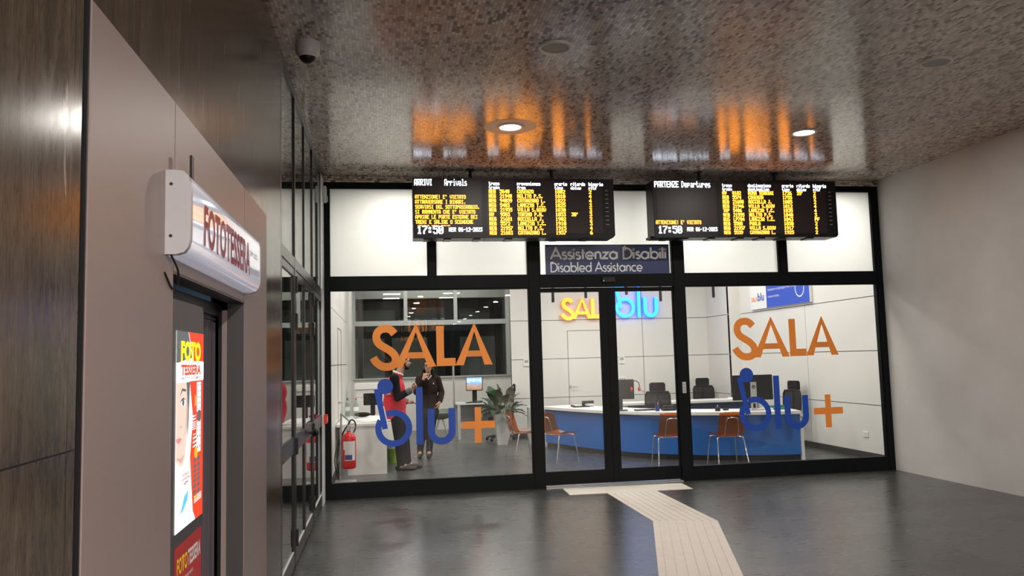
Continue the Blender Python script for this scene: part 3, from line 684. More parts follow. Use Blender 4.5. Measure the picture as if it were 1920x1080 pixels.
def board(x0, label, rows, title, sub, place, msg_at_end, poles, kz=0.):
    """hanging board: message screen on the left, train list on the right; faces -y at y = -.5"""
    t = thing('train_board', label, 'train information board', (x0, -.36, 3.19), 0, 'train boards hanging before the glass front')
    X = lambda a: x0 + a; z0, z1, yf = 3.192, 3.955, -.50; w = 2.575; xm = .892
    b = MB(); b.box(X(0), X(xm), yf+.004, -.21, z0, z1, .006); lc = b.build('left_case', 'black', t)
    b = MB(); ch = .03
    b.prism([(xm, z0), (w-ch, z0), (w, z0+ch), (w, z1), (xm, z1)], (x0, yf+.004, 0), X_, Z_, .29); rc = b.build('right_case', 'black', t)
    b = MB(); b.box(X(.045), X(.852), yf+.0005, yf+.006, z0+.058, z1-.035); b.box(X(xm+.03), X(w-.155), yf+.0005, yf+.006, z0+.058, z1-.035); scn = b.build('screen', 'screen', t)
    W, O = MB(), MB(); y = yf-.001; pr = .0082
    led(W, title, X(.02), 3.935, y, .082, .0385*len(title)*.98 if len(title) < 7 else .335, True)
    led(W, sub, X(.395) if len(sub) < 9 else X(.39), 3.937, y, .084, .286 if len(sub) < 9 else .405)
    for a, s1, s2 in ((xm+.06, 'treno', 'train'), (xm+.42, place[0], place[1]), (xm+.905, 'orario', 'time'), (xm+1.115, 'ritardo', 'delay'), (xm+1.352, 'binario', 'pltf')):
        led(W, s1, X(a), 3.908, y, .046, .0275*len(s1), True); led(W, s2, X(a), 3.856, y, .042, .0275*len(s2), True)
    led(W, '17:50', X(.045), 3.345, y, .10, .33, True); led(W, 'MER 06-12-2023', X(.44), 3.326, y, .052, .42, True)
    if msg_at_end: led(O, MSG[0], X(.022), 3.417, y, .050, .62)
    else:
        for i, s_ in enumerate(MSG): led(O, s_, X(.028), 3.735-.0632*i, y, .0475, .0288*len(s_), clip=3.3465 if i == 6 else None)
    for i, r in enumerate(rows):
        z = 3.808-.0585*i
        for a, s_, cw in ((.058, r[0], .030), (.198, r[1], .031), (.42, r[2], .0305), (.905, r[3], .0345), (1.115, r[4], .031), (1.352, r[5], .036)):
            if s_: led(O, s_, X(xm+a), z, y, .0475, cw*len(s_), True)
    W.build('white_writing', 'led_w', scn); O.build('amber_writing', 'led_o', scn)
    for k in range(9): MB().box(X(w-.115), X(w-.075), yf+.001, yf+.005, 3.80-.055*k, 3.808-.055*k).build('vent_slot', 'grey', rc)
    for a in (.13, .38, .75, 1.15, 1.45, 1.75, 2.15): MB().box(X(a), X(a+.09), -.46, -.26, z0-.012, z0).build('mounting_foot', 'black', lc if a < .8 else rc)
    for px in poles:
        p = MB(); p.cyl((px, -.40, z1), (px, -.40, H), .022, seg=14); p.cyl((px, -.40, H-.012), (px, -.40, H), .055, seg=18); o = p.build('pole', 'black', t)
        MB().box(px-.03, px+.03, -.43, -.37, z1-.001, z1+.02).build('pole_clamp', 'black', o)
    if kz: MB().box(x0-.035, x0, -.42, -.24, z0, z0+.03).build('corner_bracket', 'black', t)
    return t
BA = board(1.118, 'arrivals board with seven-line amber message, hanging over the left windows', ROWS_A, 'ARRIVI', 'Arrivals', ('provenienza', 'from'), False, (1.85, 2.90))
BD = board(4.222, 'departures board with mostly dark message screen, hanging right of the door sign', ROWS_D, 'PARTENZE', 'Departures', ('destinazione', 'destination'), True, (4.90, 5.97), 1)

dup(BA, (3.9, -32., 3.19), pi, 'distant train board in the hall, a small orange reflection in the left window', 'train boards hanging before the glass front')

# ---------------------------------------------------------------- ceiling fittings
def downlight(x, y, label, r=.115, ring=False, group=None):
    t = thing('downlight', label, 'ceiling light', (x, y, H), 0, group)
    m = MB(); m.lathe([(r*.92, -.002), (r*1.0, -.012), (r*1.22, -.012), (r*1.26, -.004), (r*1.26, .0), (r*.92, .0)], (x, y, H), 32); m.build('trim_ring', 'lamp_trim', t, smooth=True)
    MB().lathe([(.0001, -.006), (r*.99, -.006), (r*.99, -.004), (.0001, -.004)], (x, y, H), 32).build('diffuser', 'disc', t)
    if ring: MB().lathe([(.16, -.003), (.272, -.003), (.276, 0), (.16, 0)], (x, y, H), 40).build('cover_plate', 'lamp_trim', t)
    return t
downlight(2.07, -2.30, 'glowing round ceiling light on a wide plate before the arrivals board', ring=True)
downlight(5.345, -2.31, 'glowing round ceiling light without plate before the departures board')
hl = None
for i, (x, y) in enumerate(HALL_LIGHTS):
    lb = 'round ceiling light in the long rows of the hall behind, seen reflected in the glass'
    if hl is None: hl = downlight(x, y, lb, group='hall ceiling lights in two rows')
    else: dup(hl, (x, y, H))
def speaker(x, y, label):
    t = thing('ceiling_speaker', label, 'ceiling speaker', (x, y, H), 0, 'round speakers in the mosaic ceiling')
    MB().lathe([(.105, -.004), (.110, -.016), (.128, -.014), (.134, 0), (.105, 0)], (x, y, H), 36).build('rim', 'lamp_trim', t, smooth=True)
    MB().lathe([(.0001, -.011), (.06, -.010), (.108, -.006), (.108, -.001), (.0001, -.001)], (x, y, H), 36).build('grille', 'grey', t, smooth=True)
speaker(2.088, -4.44, 'round grey ceiling speaker nearer the security camera, before the arrivals board')
speaker(5.378, -4.41, 'round grey ceiling speaker nearer the plain right wall')
t = thing('dome_camera', 'grey dome security camera on the mosaic ceiling beside marble wall', 'security camera', (.213, -4.35, H))
c0 = (.213, -4.35, H)
MB().lathe([(.06, 0), (.090, 0), (.092, -.05), (.088, -.085), (.070, -.105), (.055, -.105)], c0, 32).build('housing', 'lgrey', t, smooth=True)
MB().ball((.213, -4.35, H-.10), (.066, .066, .062), 24, 14).build('dome', 'black', t, smooth=True)
MB().lathe([(.060, -.100), (.072, -.100), (.068, -.118), (.060, -.116)], c0, 32).build('collar', 'lgrey', t, smooth=True)
MB().ball((.19, -4.437, H-.072), .004, 8, 6).build('screw', 'black', t)
t = thing('wall_detector', 'small pale detector box on the corner strip under the ceiling, left of the glass front', 'detector', (.03, -.16, 3.74))
MB().box(.012, .055, -.24, -.12, 3.70, 3.90, .008).build('case', 'lgrey', t); MB().box(.055, .068, -.23, -.13, 3.71, 3.78, .005).build('lens', 'grey', t)
t = thing('fire_alarm_button', 'red fire alarm call box on the corner strip beside the left window', 'fire alarm', (.03, -.20, 1.0))
MB().box(.012, .052, -.27, -.16, .955, 1.065, .006).build('case', 'redplast', t); MB().box(.052, .054, -.25, -.18, .98, 1.04).build('glass_plate', 'wprint', t)

# ---------------------------------------------------------------- photo booth
PX = .06
t = thing('photo_booth', 'grey-brown photo booth front set into the dark marble wall', 'photo booth', (PX, -6.8, 0))
MB().box(.0, PX-.003, -8.298, -8.291, 0, 2.585).build('edge_shade', 'black', t)  # black strip in place of the shade at the booth's near end
m = MB(); m.box(.012, PX, -8.29, -7.505, 0, 2.585, .003); m.build('side_panel', 'booth', t)
m = MB(); m.box(.012, PX, -7.5, -6.145, 2.0, 2.585, .003); m.build('header_panel', 'booth', t)
m = MB(); m.box(.012, PX, -6.14, -5.37, 0, 2.585, .003); m.build('side_panel', 'booth', t)
m = MB()
m.box(-.02, .012, -6.14, -6.10, 0, 2.0); m.box(-.02, .012, -7.54, -7.50, 0, 2.0); m.box(-.02, .012, -7.5, -6.14, 2.0, 2.04); m.build('opening_frame', 'booth_dark', t)
m = MB(); m.box(-.062, -.0455, -6.15, -6.12, 0, 1.98); m.box(-.10, -.062, -7.5, -6.12, 1.93, 1.99); m.build('inner_frame', 'black', t)
MB().box(-.045, -.0205, -6.152, -6.12, 0, 1.96).build('inner_strip', 'booth', t)
m = MB(); m.box(-.02, PX-.002, -6.1455, -6.1405, 0, 1.9995); m.box(-.02, PX-.002, -7.5, -6.1405, 1.995, 1.9998); m.build('opening_liner', 'booth_dark', t)
m = MB(); m.box(-1.1, -1.06, -7.9, -6.0, 0, 2.2); m.box(-1.1, -.11, -6.1, -6.06, 0, 2.2); m.box(-1.1, -.11, -7.9, -7.86, 0, 2.2); m.box(-1.1, -.02, -7.9, -6.06, 2.2, 2.24); m.build('cabin_wall', 'booth_in', t)
MB().box(-1.1, .0, -7.86, -6.1, -.0, .02).build('cabin_floor', 'booth_dark', t)
# front column with the lit poster
m = MB(); m.prism([(-7.36, 0), (-6.855, 0), (-6.855, 1.90), (-6.875, 1.925), (-7.36, 1.925)], (.018, 0, 0), Y_, Z_, .10); m.build('front_column', 'booth_dark', t)
area_light('booth_lamp', (-.55, -6.6, 2.1), (.3, .5), 3, (.72, .86, 1.0))
# curtain
g = []
for i in range(49):
    f = i/48; y = -6.66+.50*f; g.append([(-.085+.022*sin(f*26)+.008*sin(f*61+1), y, z) for z in (.62+.05*(f < .3), 1.2, 1.9)])
t2 = thing('booth_curtain', 'dark folded curtain hanging in the photo booth entrance', 'curtain', (-.07, -6.6, .6))
MB().surf(g, .004).build('cloth', 'curtain', t2, smooth=True, angle=80)
MB().cyl((-.085, -7.4, 1.915), (-.085, -6.14, 1.915), .009).build('curtain_rail', 'booth_dark', t2)
# lit poster
XF = .0185
t = thing('lit_poster', 'tall backlit poster with half a face and yellow heading on the booth column', 'advertising poster', (XF, -7.08, 1.1))
y0, y1, za, zb = -7.29, -6.868, 1.096, 1.817
FB = [(0, 0), (.03, .08), (.09, .13), (.132, .205), (.185, .275), (.225, .35), (.27, .45), (.345, .52), (.375, .57), (.425, .63), (.50, .73), (.535, .738), (.60, .742), (.705, .84), (.785, .845), (.885, .95), (1.01, 1.0)]
def fb(b):
    for (a0, c0), (a1, c1) in zip(FB, FB[1:]):
        if b <= a1: return min(1., c0 + (c1-c0)*(b-a0)/(a1-a0))
    return 1.
def yz(m, poly, dx): m.prism([(y0+(y1-y0)*a, za+(zb-za)*fb(b)) for a, b in poly], (XF+dx, 0, 0), Y_, Z_, .0012); return m
yz(MB(), [(0, 0), (1, 0), (1, 1), (0, 1)], .002).build('poster_sheet', 'poster_lit', t); sh = t.children[0]
yz(yz(MB(), [(.42, 1), (1, 1), (1, .745), (.60, .78)], .0028), [(.62, .02), (.72, 0.0), (1, 0), (1, .535), (.47, .535), (.60, .36), (.50, .22)], .0028).build('red_field', 'lit_red', sh)
yz(MB(), [(0, 1), (.40, 1), (.55, .80), (.2, .77), (.05, .70), (0, .70)], .0026).build('hair_upper', 'lit_hair', sh)
yz(MB(), [(0, .52), (.36, .52), (.40, .40), (.36, .28), (.30, .22), (.18, .205), (0, .225)], .0029).build('face_shape', 'lit_skin', sh)
yz(MB(), [(.34, .52), (.47, .52), (.44, .40), (.42, .33), (.38, .27), (.40, .40)], .0031).build('hair_side', 'lit_hair', sh)
m = MB(); yz(m, [(.11, .452), (.20, .472), (.32, .468), (.33, .476), (.19, .482)], .0033); yz(m, [(.13, .430), (.18, .443), (.24, .446), (.32, .434), (.24, .440)], .0038); yz(m, arc(.225, .427, .016, 0, 340, 10, .006), .0041); m.build('eye_and_brow', 'lit_dark', sh)
yz(MB(), [(0, .268), (.10, .262), (.20, .272), (.10, .284), (.04, .280), (0, .284)], .0033).build('mouth', 'lit_lip', sh)
m = MB(); yz(m, [(.10, .335), (.16, .330), (.20, .338), (.17, .345), (.12, .343)], .0033); yz(m, [(.30, .28), (.36, .34), (.385, .40), (.36, .50), (.345, .42), (.33, .36)], .0031); yz(m, [(.0, .232), (.18, .215), (.29, .235), (.18, .228)], .0031); m.build('face_shade', 'lit_shade', sh)
yz(MB(), arc(.235, .427, .075, 0, 345, 18, .014), .0034).build('eye_white', 'poster_lit', sh)
yz(MB(), arc(.225, .427, .038, 0, 345, 16, .0135), .0037).build('iris', 'lit_hair', sh)
def wyz(s, a, b, w, h, bold, dx=.0042): return write(MB(), s, (XF+dx, y0+(y1-y0)*a, za+(zb-za)*b), Y_, Z_, (y1-y0)*w, (zb-za)*h, bold)
wyz('FOTO', .13, .842, .74, .105, .05).build('lettering', 'lit_yellow', sh, label='yellow heading letters')
yz(MB(), [(0, .601), (1, .60), (1, .705), (0, .700)], .0036).build('white_band', 'poster_lit', sh)
wyz('TESSERA', .13, .770, .74, .056, .045, .005).build('lettering', 'lit_red', sh, label='red heading letters')
wyz('PER TUTTI I DOCUMENTI', .13, .748, .74, .014, .02, .005).build('lettering', 'lit_dark', sh, label='small grey line of letters')
for b0, b1 in ((.375, .50), (.225, .345)): yz(MB(), [(.74, b0), (.90, b0), (.90, b1), (.74, b1)], .0034).build('photo_strip', 'poster_lit', sh)
m = MB()
for b0 in (.385, .41, .435, .46, .485, .235, .26, .285, .31, .335): yz(m, [(.76, b0), (.79, b0), (.79, b0+.006), (.76, b0+.006)], .0038); yz(m, [(.85, b0), (.88, b0), (.88, b0+.006), (.85, b0+.006)], .0038)
m.build('photo_dots', 'lit_dark', sh)
m = MB()
for k in range(7): yz(m, [(.56, .36-.010*k), (.70, .362-.010*k), (.70, .366-.010*k), (.56, .364-.010*k)], .0034)
for k in range(4): yz(m, [(.60, .27-.010*k), (.72, .272-.010*k), (.72, .276-.010*k), (.60, .274-.010*k)], .0034)
for k in range(4): yz(m, [(.66, .075-.012*k), (.94, .082-.012*k), (.94, .087-.012*k), (.66, .080-.012*k)], .0034)
m.build('small_lettering', 'poster_lit', sh)
m = MB()
for a in (.62, .77):
    for k in range(7): yz(m, [(a, .09+.018*k), (a+.11, .095+.018*k), (a+.11, .107+.018*k), (a, .102+.018*k)], .0034)
m.build('portrait_print', 'lit_hair', sh)
yz(MB(), arc(.83, .36, .07, 0, 340, 14, .022), .0039).build('portrait_dot', 'lit_hair', sh)
for ob in (arc(.72, .225, .06, 0, 340, 12, .015), arc(.73, .07, .05, 0, 340, 12, .015), [(.66, .40), (.70, .41), (.71, .44), (.67, .45)]): yz(MB(), ob, .0036).build('orange_dot', 'lit_orange', sh)
m = MB()
for s_, b, w, h in (('SCARICA', .262, .24, .013), ('LA NOSTRA', .238, .28, .016), ('APP', .214, .16, .017)): write(m, s_, (XF+.004, y0+(y1-y0)*(.30-w/2+.04), za+(zb-za)*b), Y_, Z_, (y1-y0)*w, (zb-za)*h, .03)
m.build('lettering', 'lit_text', sh)
yz(MB(), [(.16, .03), (.30, .105), (.44, .118), (.40, .09), (.26, .045)], .0036).build('blue_swirl', 'lit_blue', sh)
# red sign below
t = thing('red_notice', 'red photo notice with yellow and white lettering below the lit poster', 'notice', (XF, -7.08, .5))
MB().prism([(-7.285, .42), (-6.88, .42), (-6.88, 1.05), (-7.285, 1.047)], (XF+.002, 0, 0), Y_, Z_, .002).build('notice_face', 'red_sign', t); nf = t.children[0]
def wn(s, ya, z, w, h, mt, bold=.03, dx=.0035): return write(MB(), s, (XF+dx, ya, z), Y_, Z_, w, h, bold).build('lettering', mt, nf)
wn('FOTO', -7.265, .945, .155, .060, 'yellow'); wn('TESSERA', -7.105, .945, .205, .060, 'wprint'); wn('per tutti i documenti', -7.265, .905, .24, .022, 'wprint', .0)
MB().prism(arc(-7.215, .815, .025, 90, 270, 8) + arc(-6.94, .815, .025, -90, 90, 8), (XF+.0032, 0, 0), Y_, Z_, .001).build('white_tab', 'wprint', nf)
wn('USCITA FOTO', -7.215, .799, .275, .032, 'red_sign', .03, .0042)
MB().prism([(-7.12, .775), (-7.03, .775), (-7.075, .72)], (XF+.0032, 0, 0), Y_, Z_, .001).build('arrow', 'yellow', nf)
# rounded light box over the entrance
t = thing('booth_light_box', 'white rounded light box with dark red lettering over the photo booth entrance', 'light box sign', (PX, -6.85, 2.05))
prof = [(PX, 2.045), (.095, 2.045), (.118, 2.052), (.131, 2.070), (.137, 2.095), (.138, 2.18), (.137, 2.275), (.130, 2.303), (.115, 2.318), (.09, 2.322), (PX, 2.322)]
def boxseg(m, y0, y1, k=0.):
    n = len(prof); vs = [((a + (k if a > PX else 0)), y0, b) for a, b in prof] + [((a + (k if a > PX else 0)), y1, b) for a, b in prof]
    return m.raw(vs, [tuple(range(n)), tuple(reversed(range(n, 2*n)))] + [(i, i+1, n+i+1, n+i) for i in range(n-1)] + [(n-1, 0, n, 2*n-1)])
bf = boxseg(MB(), -7.585, -6.155).build('box_face', 'lightbox', t, smooth=True, angle=50)
boxseg(MB(), -7.615, -7.585, .001).build('end_cap', 'cap', t, smooth=True, angle=50)
boxseg(MB(), -6.155, -6.125, .001).build('end_cap', 'cap', t, smooth=True, angle=50)
m = MB()
for z in (2.105, 2.275): m.cyl((.078, -7.618, z), (.078, -7.614, z), .005, seg=10)
m.build('cap_screws', 'black', t)
write(MB(), 'FOTOTESSERA', (.1395, -7.42, 2.098), Y_, Z_, .96, .15, .03).build('lettering', 'sign_red', bf)
m = MB(); write(m, 'per tutti i', (.1392, -6.46, 2.185), Y_, Z_, .24, .042); write(m, 'documenti', (.1392, -6.46, 2.115), Y_, Z_, .24, .034); m.build('lettering', 'grey', bf, label='small grey lettering')
m = MB(); m.box(.098, .106, -7.46, -7.43, 2.315, 2.41); m.build('bracket', 'black', t)
m = MB(); m.tube(spline([(.075, -7.60, 2.046), (.085, -7.55, 2.0), (.078, -7.52, 1.955), (.066, -7.54, 1.94), (.062, -7.62, 1.985)], 6), .0035); m.build('cable', 'black', t)

# ---------------------------------------------------------------- office: fittings on the walls
for i, (x, y) in enumerate(OFFICE_LIGHTS + BAY_LIGHTS):
    if i == 0:
        cl = thing('ceiling_panel_light', 'square panel light in the white office ceiling above the frosted panes', 'ceiling light', (x, y, 4.0), 0, 'square office ceiling lights')
        m = MB()
        for a, b, c, d in ((-.32, .32, -.32, -.30), (-.32, .32, .30, .32), (-.32, -.30, -.3, .3), (.30, .32, -.3, .3)): m.box(a, b, c, d, -.06, 0)
        m.build('frame', 'lgrey', cl, local=True); MB().box(-.3, .3, -.3, .3, -.03, -.01).build('diffuser', 'white', cl, local=True)
    else: dup(cl, (x, y, 4.0))
# pendant tubes
for i, (x, zb, lb) in enumerate(((3.81, 2.69, 'black hanging tube light left of the glowing wall sign'), (4.43, 2.76, 'black hanging tube light over the orange letters of the wall sign'), (5.21, 2.81, 'shortest black hanging tube light, over the blue letters of the wall sign'),
                                 (5.87, 2.68, 'black hanging tube light at the right end of the wall sign'), (6.92, 2.735, 'black hanging tube light between the sliding doors and the blue wall poster'))):
    t = thing('pendant_tube', lb, 'pendant light', (x, 4.0, zb), 0, 'black tube lights hanging in the office')
    m = MB(); m.cyl((x, 4.0, zb), (x, 4.0, zb+.55), .026, seg=18); m.build('tube', 'black', t, smooth=True)
    MB().cyl((x, 4.0, zb+.55), (x, 4.0, 3.985), .004, seg=8).build('cord', 'black', t); MB().cyl((x, 4.0, 3.975), (x, 4.0, 4.0), .04, seg=18).build('ceiling_cup', 'black', t)
# glowing sign on the back wall
t = thing('wall_sign', 'glowing sign of yellow-orange capitals and cyan letters on the back wall', 'illuminated sign', (5.6, 6.55, 2.5))
k = .83; sx = lambda P, x0, kk: [((a)*kk + x0, 2.505 + (b-1.61)*kk) for a, b in P]
ao, yo, d = 4.53-.60*k, (0, 6.50, 0), .045
def sgl(polys, strokes, mt, ms, yy=6.50):
    put(MB(), polys, strokes, (0, yy, 0), X_, Z_, .006).build('letter', mt, t); put(MB(), polys, strokes, (0, yy+.0065, 0), X_, Z_, .075).build('letter_edge', ms, t)
sgl([], [(sx(SL, ao, k), .098*k)], 'neon_o', 'neon_o_side')
sgl([sx(q, ao, k) for q in a_poly(.868, 1.150, 1.405, 1.608, 2.165, .108)], [], 'neon_o', 'neon_o_side')
sgl([sx(L_POLY, ao-.025, k)], [], 'neon_o', 'neon_o_side')
sgl([sx(q, ao-.06, k) for q in a_poly(1.652, 1.906, 2.138, 1.608, 2.160, .108)], [], 'neon_o', 'neon_o_side')
kb, bo = .96, 5.13
sb = lambda P: [(a*kb+bo, 2.505 + (b-.615)*kb) for a, b in P]
sgl([], [(sb(RING), .07)], 'neon_b', 'neon_b_side'); sgl([sb(BAR)], [], 'neon_b', 'neon_b_side', 6.485)
sgl([sb(arc(.752, 1.372, .099, 0, 350, 24))], [], 'neon_b', 'neon_b_side')
sgl([sb([(1.142, .624), (1.215, .624), (1.215, 1.352), (1.142, 1.352)])], [], 'neon_b', 'neon_b_side'); sgl([], [(sb(U_LINE), .078)], 'neon_b', 'neon_b_side')
# flush door in the back wall, beside the sign
r = sroot('door_5', (5.1, 6.6, 0))
m = MB(); m.box(4.655, 4.663, 6.594, 6.6, .1, 2.255); m.box(4.655, 5.60, 6.594, 6.6, 2.249, 2.257); m.box(5.592, 5.60, 6.594, 6.6, .1, 2.249); m.build('door_outline', 'joint', r)
m = MB(); m.box(4.675, 4.705, 6.588, 6.6, 1.03, 1.08, .003); m.tube([(4.69, 6.595, 1.055), (4.69, 6.55, 1.055), (4.70, 6.54, 1.055), (4.83, 6.54, 1.05)], .009); m.build('door_handle', 'silver', r, smooth=True)
r = sroot('door_6', (0, 3.1, 0))
m = MB(); m.box(0, .005, 2.9, 2.906, .1, 2.25); m.box(0, .005, 3.9, 3.906, .1, 2.25); m.box(0, .005, 2.9, 3.9, 2.25, 2.256); m.build('door_outline', 'joint', r)
m = MB(); m.box(0, .012, 3.08, 3.12, 1.02, 1.07, .003); m.tube([(.0, 3.1, 1.045), (.05, 3.1, 1.045), (.055, 3.11, 1.045), (.055, 3.22, 1.04)], .009); m.build('door_handle', 'grey', r, smooth=True)
def thermostat(x, label):
    t = thing('thermostat', label, 'thermostat', (x, 6.6, 1.585), 0, 'white thermostats on the back wall')
    MB().box(x-.067, x+.067, 6.575, 6.6, 1.512, 1.658, .006).build('case', 'white', t); MB().box(x-.042, x+.042, 6.573, 6.576, 1.585, 1.645).build('display', 'grey', t)
    MB().box(x-.02, x+.02, 6.573, 6.576, 1.535, 1.55).build('button', 'lgrey', t)
thermostat(3.74, 'white thermostat on the wall corner between the plant and the sliding doors')
thermostat(5.85, 'white thermostat on the back wall above the red headset monitor')
t = thing('wall_outlet', 'wide white outlet plate on the back wall behind the headset monitor', 'outlet', (5.85, 6.6, 1.18))
MB().box(5.76, 5.94, 6.588, 6.6, 1.13, 1.235, .004).build('plate', 'white', t); m = MB(); [m.box(5.785+.05*i, 5.815+.05*i, 6.586, 6.589, 1.16, 1.20) for i in range(3)]; m.build('sockets', 'grey', t)
t = thing('wall_outlet', 'small white outlet on the right office wall near the floor', 'outlet', (8.1, 1.21, .37))
MB().box(8.088, 8.1, 1.14, 1.28, .325, .415, .004).build('plate', 'white', t); MB().box(8.086, 8.089, 1.18, 1.24, .35, .39).build('rocker', 'lgrey', t)
# blue poster panel on the right office wall
t = thing('wall_poster', 'blue and white information panel high on the right office wall', 'poster', (8.05, 3.65, 2.53))
bd = MB().box(8.05, 8.098, 2.52, 4.82, 2.525, 3.45, .004).build('board', 'white', t)
MB().box(8.046, 8.0505, 2.54, 4.12, 2.53, 3.44).build('blue_field', 'poster_blue', t)
MY = Vector((0, -1, 0))
def wp(m, s, y, z, w, h, b=0.): return write(m, s, (8.0455, y, z), MY, Z_, w, h, b)
m = MB(); wp(m, 'Assistance', 4.06, 3.20, 1.1, .11, .02); wp(m, 'e a Ridotta Mobilita', 4.06, 2.985, .95, .075, .02); wp(m, 'Assistance to passengers with disabilities and', 4.06, 2.83, 1.30, .065); wp(m, 'reduced mobility', 4.06, 2.70, .45, .06); m.build('lettering', 'wprint', t)
MB().ribbon(arc(-2.86, 2.80, .15, 0, 360, 30), .018, (8.0453, 0, 0), MY, Z_, .001).build('ring_mark', 'sign_text', t)
m = MB(); wp(m, 'SALA', 4.76, 2.68, .26, .09, .01); m.build('lettering', 'decal_o', bd, label='small orange letters')
m = MB(); wp(m, 'blu', 4.48, 2.68, .26, .16, .01); m.build('lettering', 'decal_b', bd, label='small blue letters')

# ---------------------------------------------------------------- reception counter
CP = [Vector((p.x, p.y)) for p in spline([(3.76, 4.80, 0), (4.10, 3.92, 0), (4.52, 3.02, 0), (5.06, 2.32, 0), (5.72, 1.86, 0), (6.42, 1.56, 0), (7.12, 1.41, 0)], 8)]
def offs(P, d):
    out = []
    for i, p in enumerate(P):
        a = (P[min(i+1, len(P)-1)]-P[max(i-1, 0)]).normalized(); out.append(p + Vector((a.y, -a.x))*d)
    return out
def band(m, A, B, z0, z1):
    n = len(A); vs = [Vector((p.x, p.y, z)) for z in (z0, z1) for L in (A, B) for p in L]
    i0, i1, i2, i3 = 0, n, 2*n, 3*n; fs = []
    for k in range(n-1):
        for a, b in ((i0, i1), (i3, i2), (i2, i0), (i1, i3)): fs.append((a+k, a+k+1, b+k+1, b+k))
    fs += [(i0, i1, i3, i2), (i0+n-1, i2+n-1, i3+n-1, i1+n-1)]
    return m.raw(vs, fs)
t = thing('reception_counter', 'long curved reception counter with blue front and white top', 'counter', (5.4, 2.6, 0))
band(MB(), offs(CP, .09), offs(CP, -.68), .712, .76).build('counter_top', 'white', t)
band(MB(), offs(CP, .0), offs(CP, -.04), .085, .712).build('front_panel', 'blue_panel', t, smooth=True)
band(MB(), offs(CP, -.03), offs(CP, -.06), 0, .085).build('plinth', 'black', t)
m = MB(); m.prism([(0, 0), (.055, 0), (.055, .712), (0, .712)], (3.725, 4.82, 0), Vector((.96, .28, 0)), Z_, .70); m.build('end_panel', 'white', t)
m = MB(); m.box(7.12, 7.165, 1.39, 2.10, .0, .712); m.build('end_panel', 'white', t)
m = MB(); m.tube([(7.13, 1.385, .66), (7.135, 1.35, .66), (7.14, 1.345, .60), (7.155, 1.35, .57), (7.175, 1.36, .59), (7.18, 1.385, .63)], .006); m.build('hook', 'black', t)

t = thing('back_desk', 'straight white desk behind the reception counter with dark blue front', 'desk', (6.6, 5.06, 0))
MB().box(5.3, 8.075, 4.76, 5.36, .715, .76, .003).build('desk_top', 'white', t); MB().box(5.4, 8.03, 4.82, 4.85, .08, .715).build('front_panel', 'navy', t)
for x in (5.36, 8.03): MB().box(x, x+.04, 4.80, 5.34, 0, .715).build('end_panel', 'white', t)

# ---------------------------------------------------------------- seats
def orange_chair(loc, rz, label):
    t = thing('visitor_chair', label, 'chair', loc, rz, 'orange visitor chairs')
    prof = spline([(-.27, .80, 0), (-.245, .70, 0), (-.215, .58, 0), (-.185, .49, 0), (-.14, .445, 0), (-.05, .435, 0), (.08, .445, 0), (.18, .452, 0), (.225, .435, 0)], 5)
    g = []
    for i, p in enumerate(prof):
        f = i/(len(prof)-1); w = .185 + .03*min(1, f*2.2) - .012*max(0, f-.9)*10; row = []
        for j in range(13):
            u = j/6-1; dish = .022*u*u*(1 if f > .45 else .6)
            yy, zz = p.x, p.y
            if f < .5: yy += dish*1.2
            else: zz += dish*.7
            if i == 0: zz -= .03*abs(u)**4
            row.append((u*w, yy, zz))
        g.append(row)
    MB().surf(g, .009).build('shell', 'orange_clear', t, local=True, smooth=True, angle=60)
    for sx in (-1, 1):
        m = MB(); m.tube(spline([(sx*.235, -.25, 0), (sx*.205, -.17, .36), (sx*.19, -.14, .415), (sx*.14, -.12, .425)], 5), .0095, 10); m.build('leg', 'chrome', t, local=True, smooth=True)
        m = MB(); m.tube(spline([(sx*.235, .22, 0), (sx*.205, .16, .37), (sx*.19, .14, .42), (sx*.14, .12, .428)], 5), .0095, 10); m.build('leg', 'chrome', t, local=True, smooth=True)
    m = MB(); m.tube([(-.15, -.12, .424), (.15, -.12, .424)], .009, 8); m.tube([(-.15, .12, .427), (.15, .12, .427)], .009, 8); m.tube([(-.12, -.12, .425), (-.12, .12, .428)], .009, 8); m.tube([(.12, -.12, .425), (.12, .12, .428)], .009, 8)
    m.build('seat_frame', 'chrome', t, local=True, smooth=True)
    m = MB(); m.tube(spline([(-.105, -.13, .425), (-.105, -.205, .47), (-.098, -.245, .60), (-.085, -.268, .69), (-.05, -.277, .715), (.05, -.277, .715), (.085, -.268, .69), (.098, -.245, .60), (.105, -.205, .47), (.105, -.13, .425)], 5), .008, 10)
    m.build('back_loop', 'chrome', t, local=True, smooth=True); return t
orange_chair((3.06, 3.25, 0), R(-78), 'orange clear plastic chair beside the white planter, chrome legs')
orange_chair((3.56, 2.72, 0), R(-62), 'orange clear plastic chair seen through the left sliding door')
orange_chair((5.06, 1.62, 0), R(-6), 'orange clear plastic chair with its back to the right sliding door')
orange_chair((5.86, 1.32, 0), R(-2), 'orange clear plastic chair at the counter below the blue lettering')
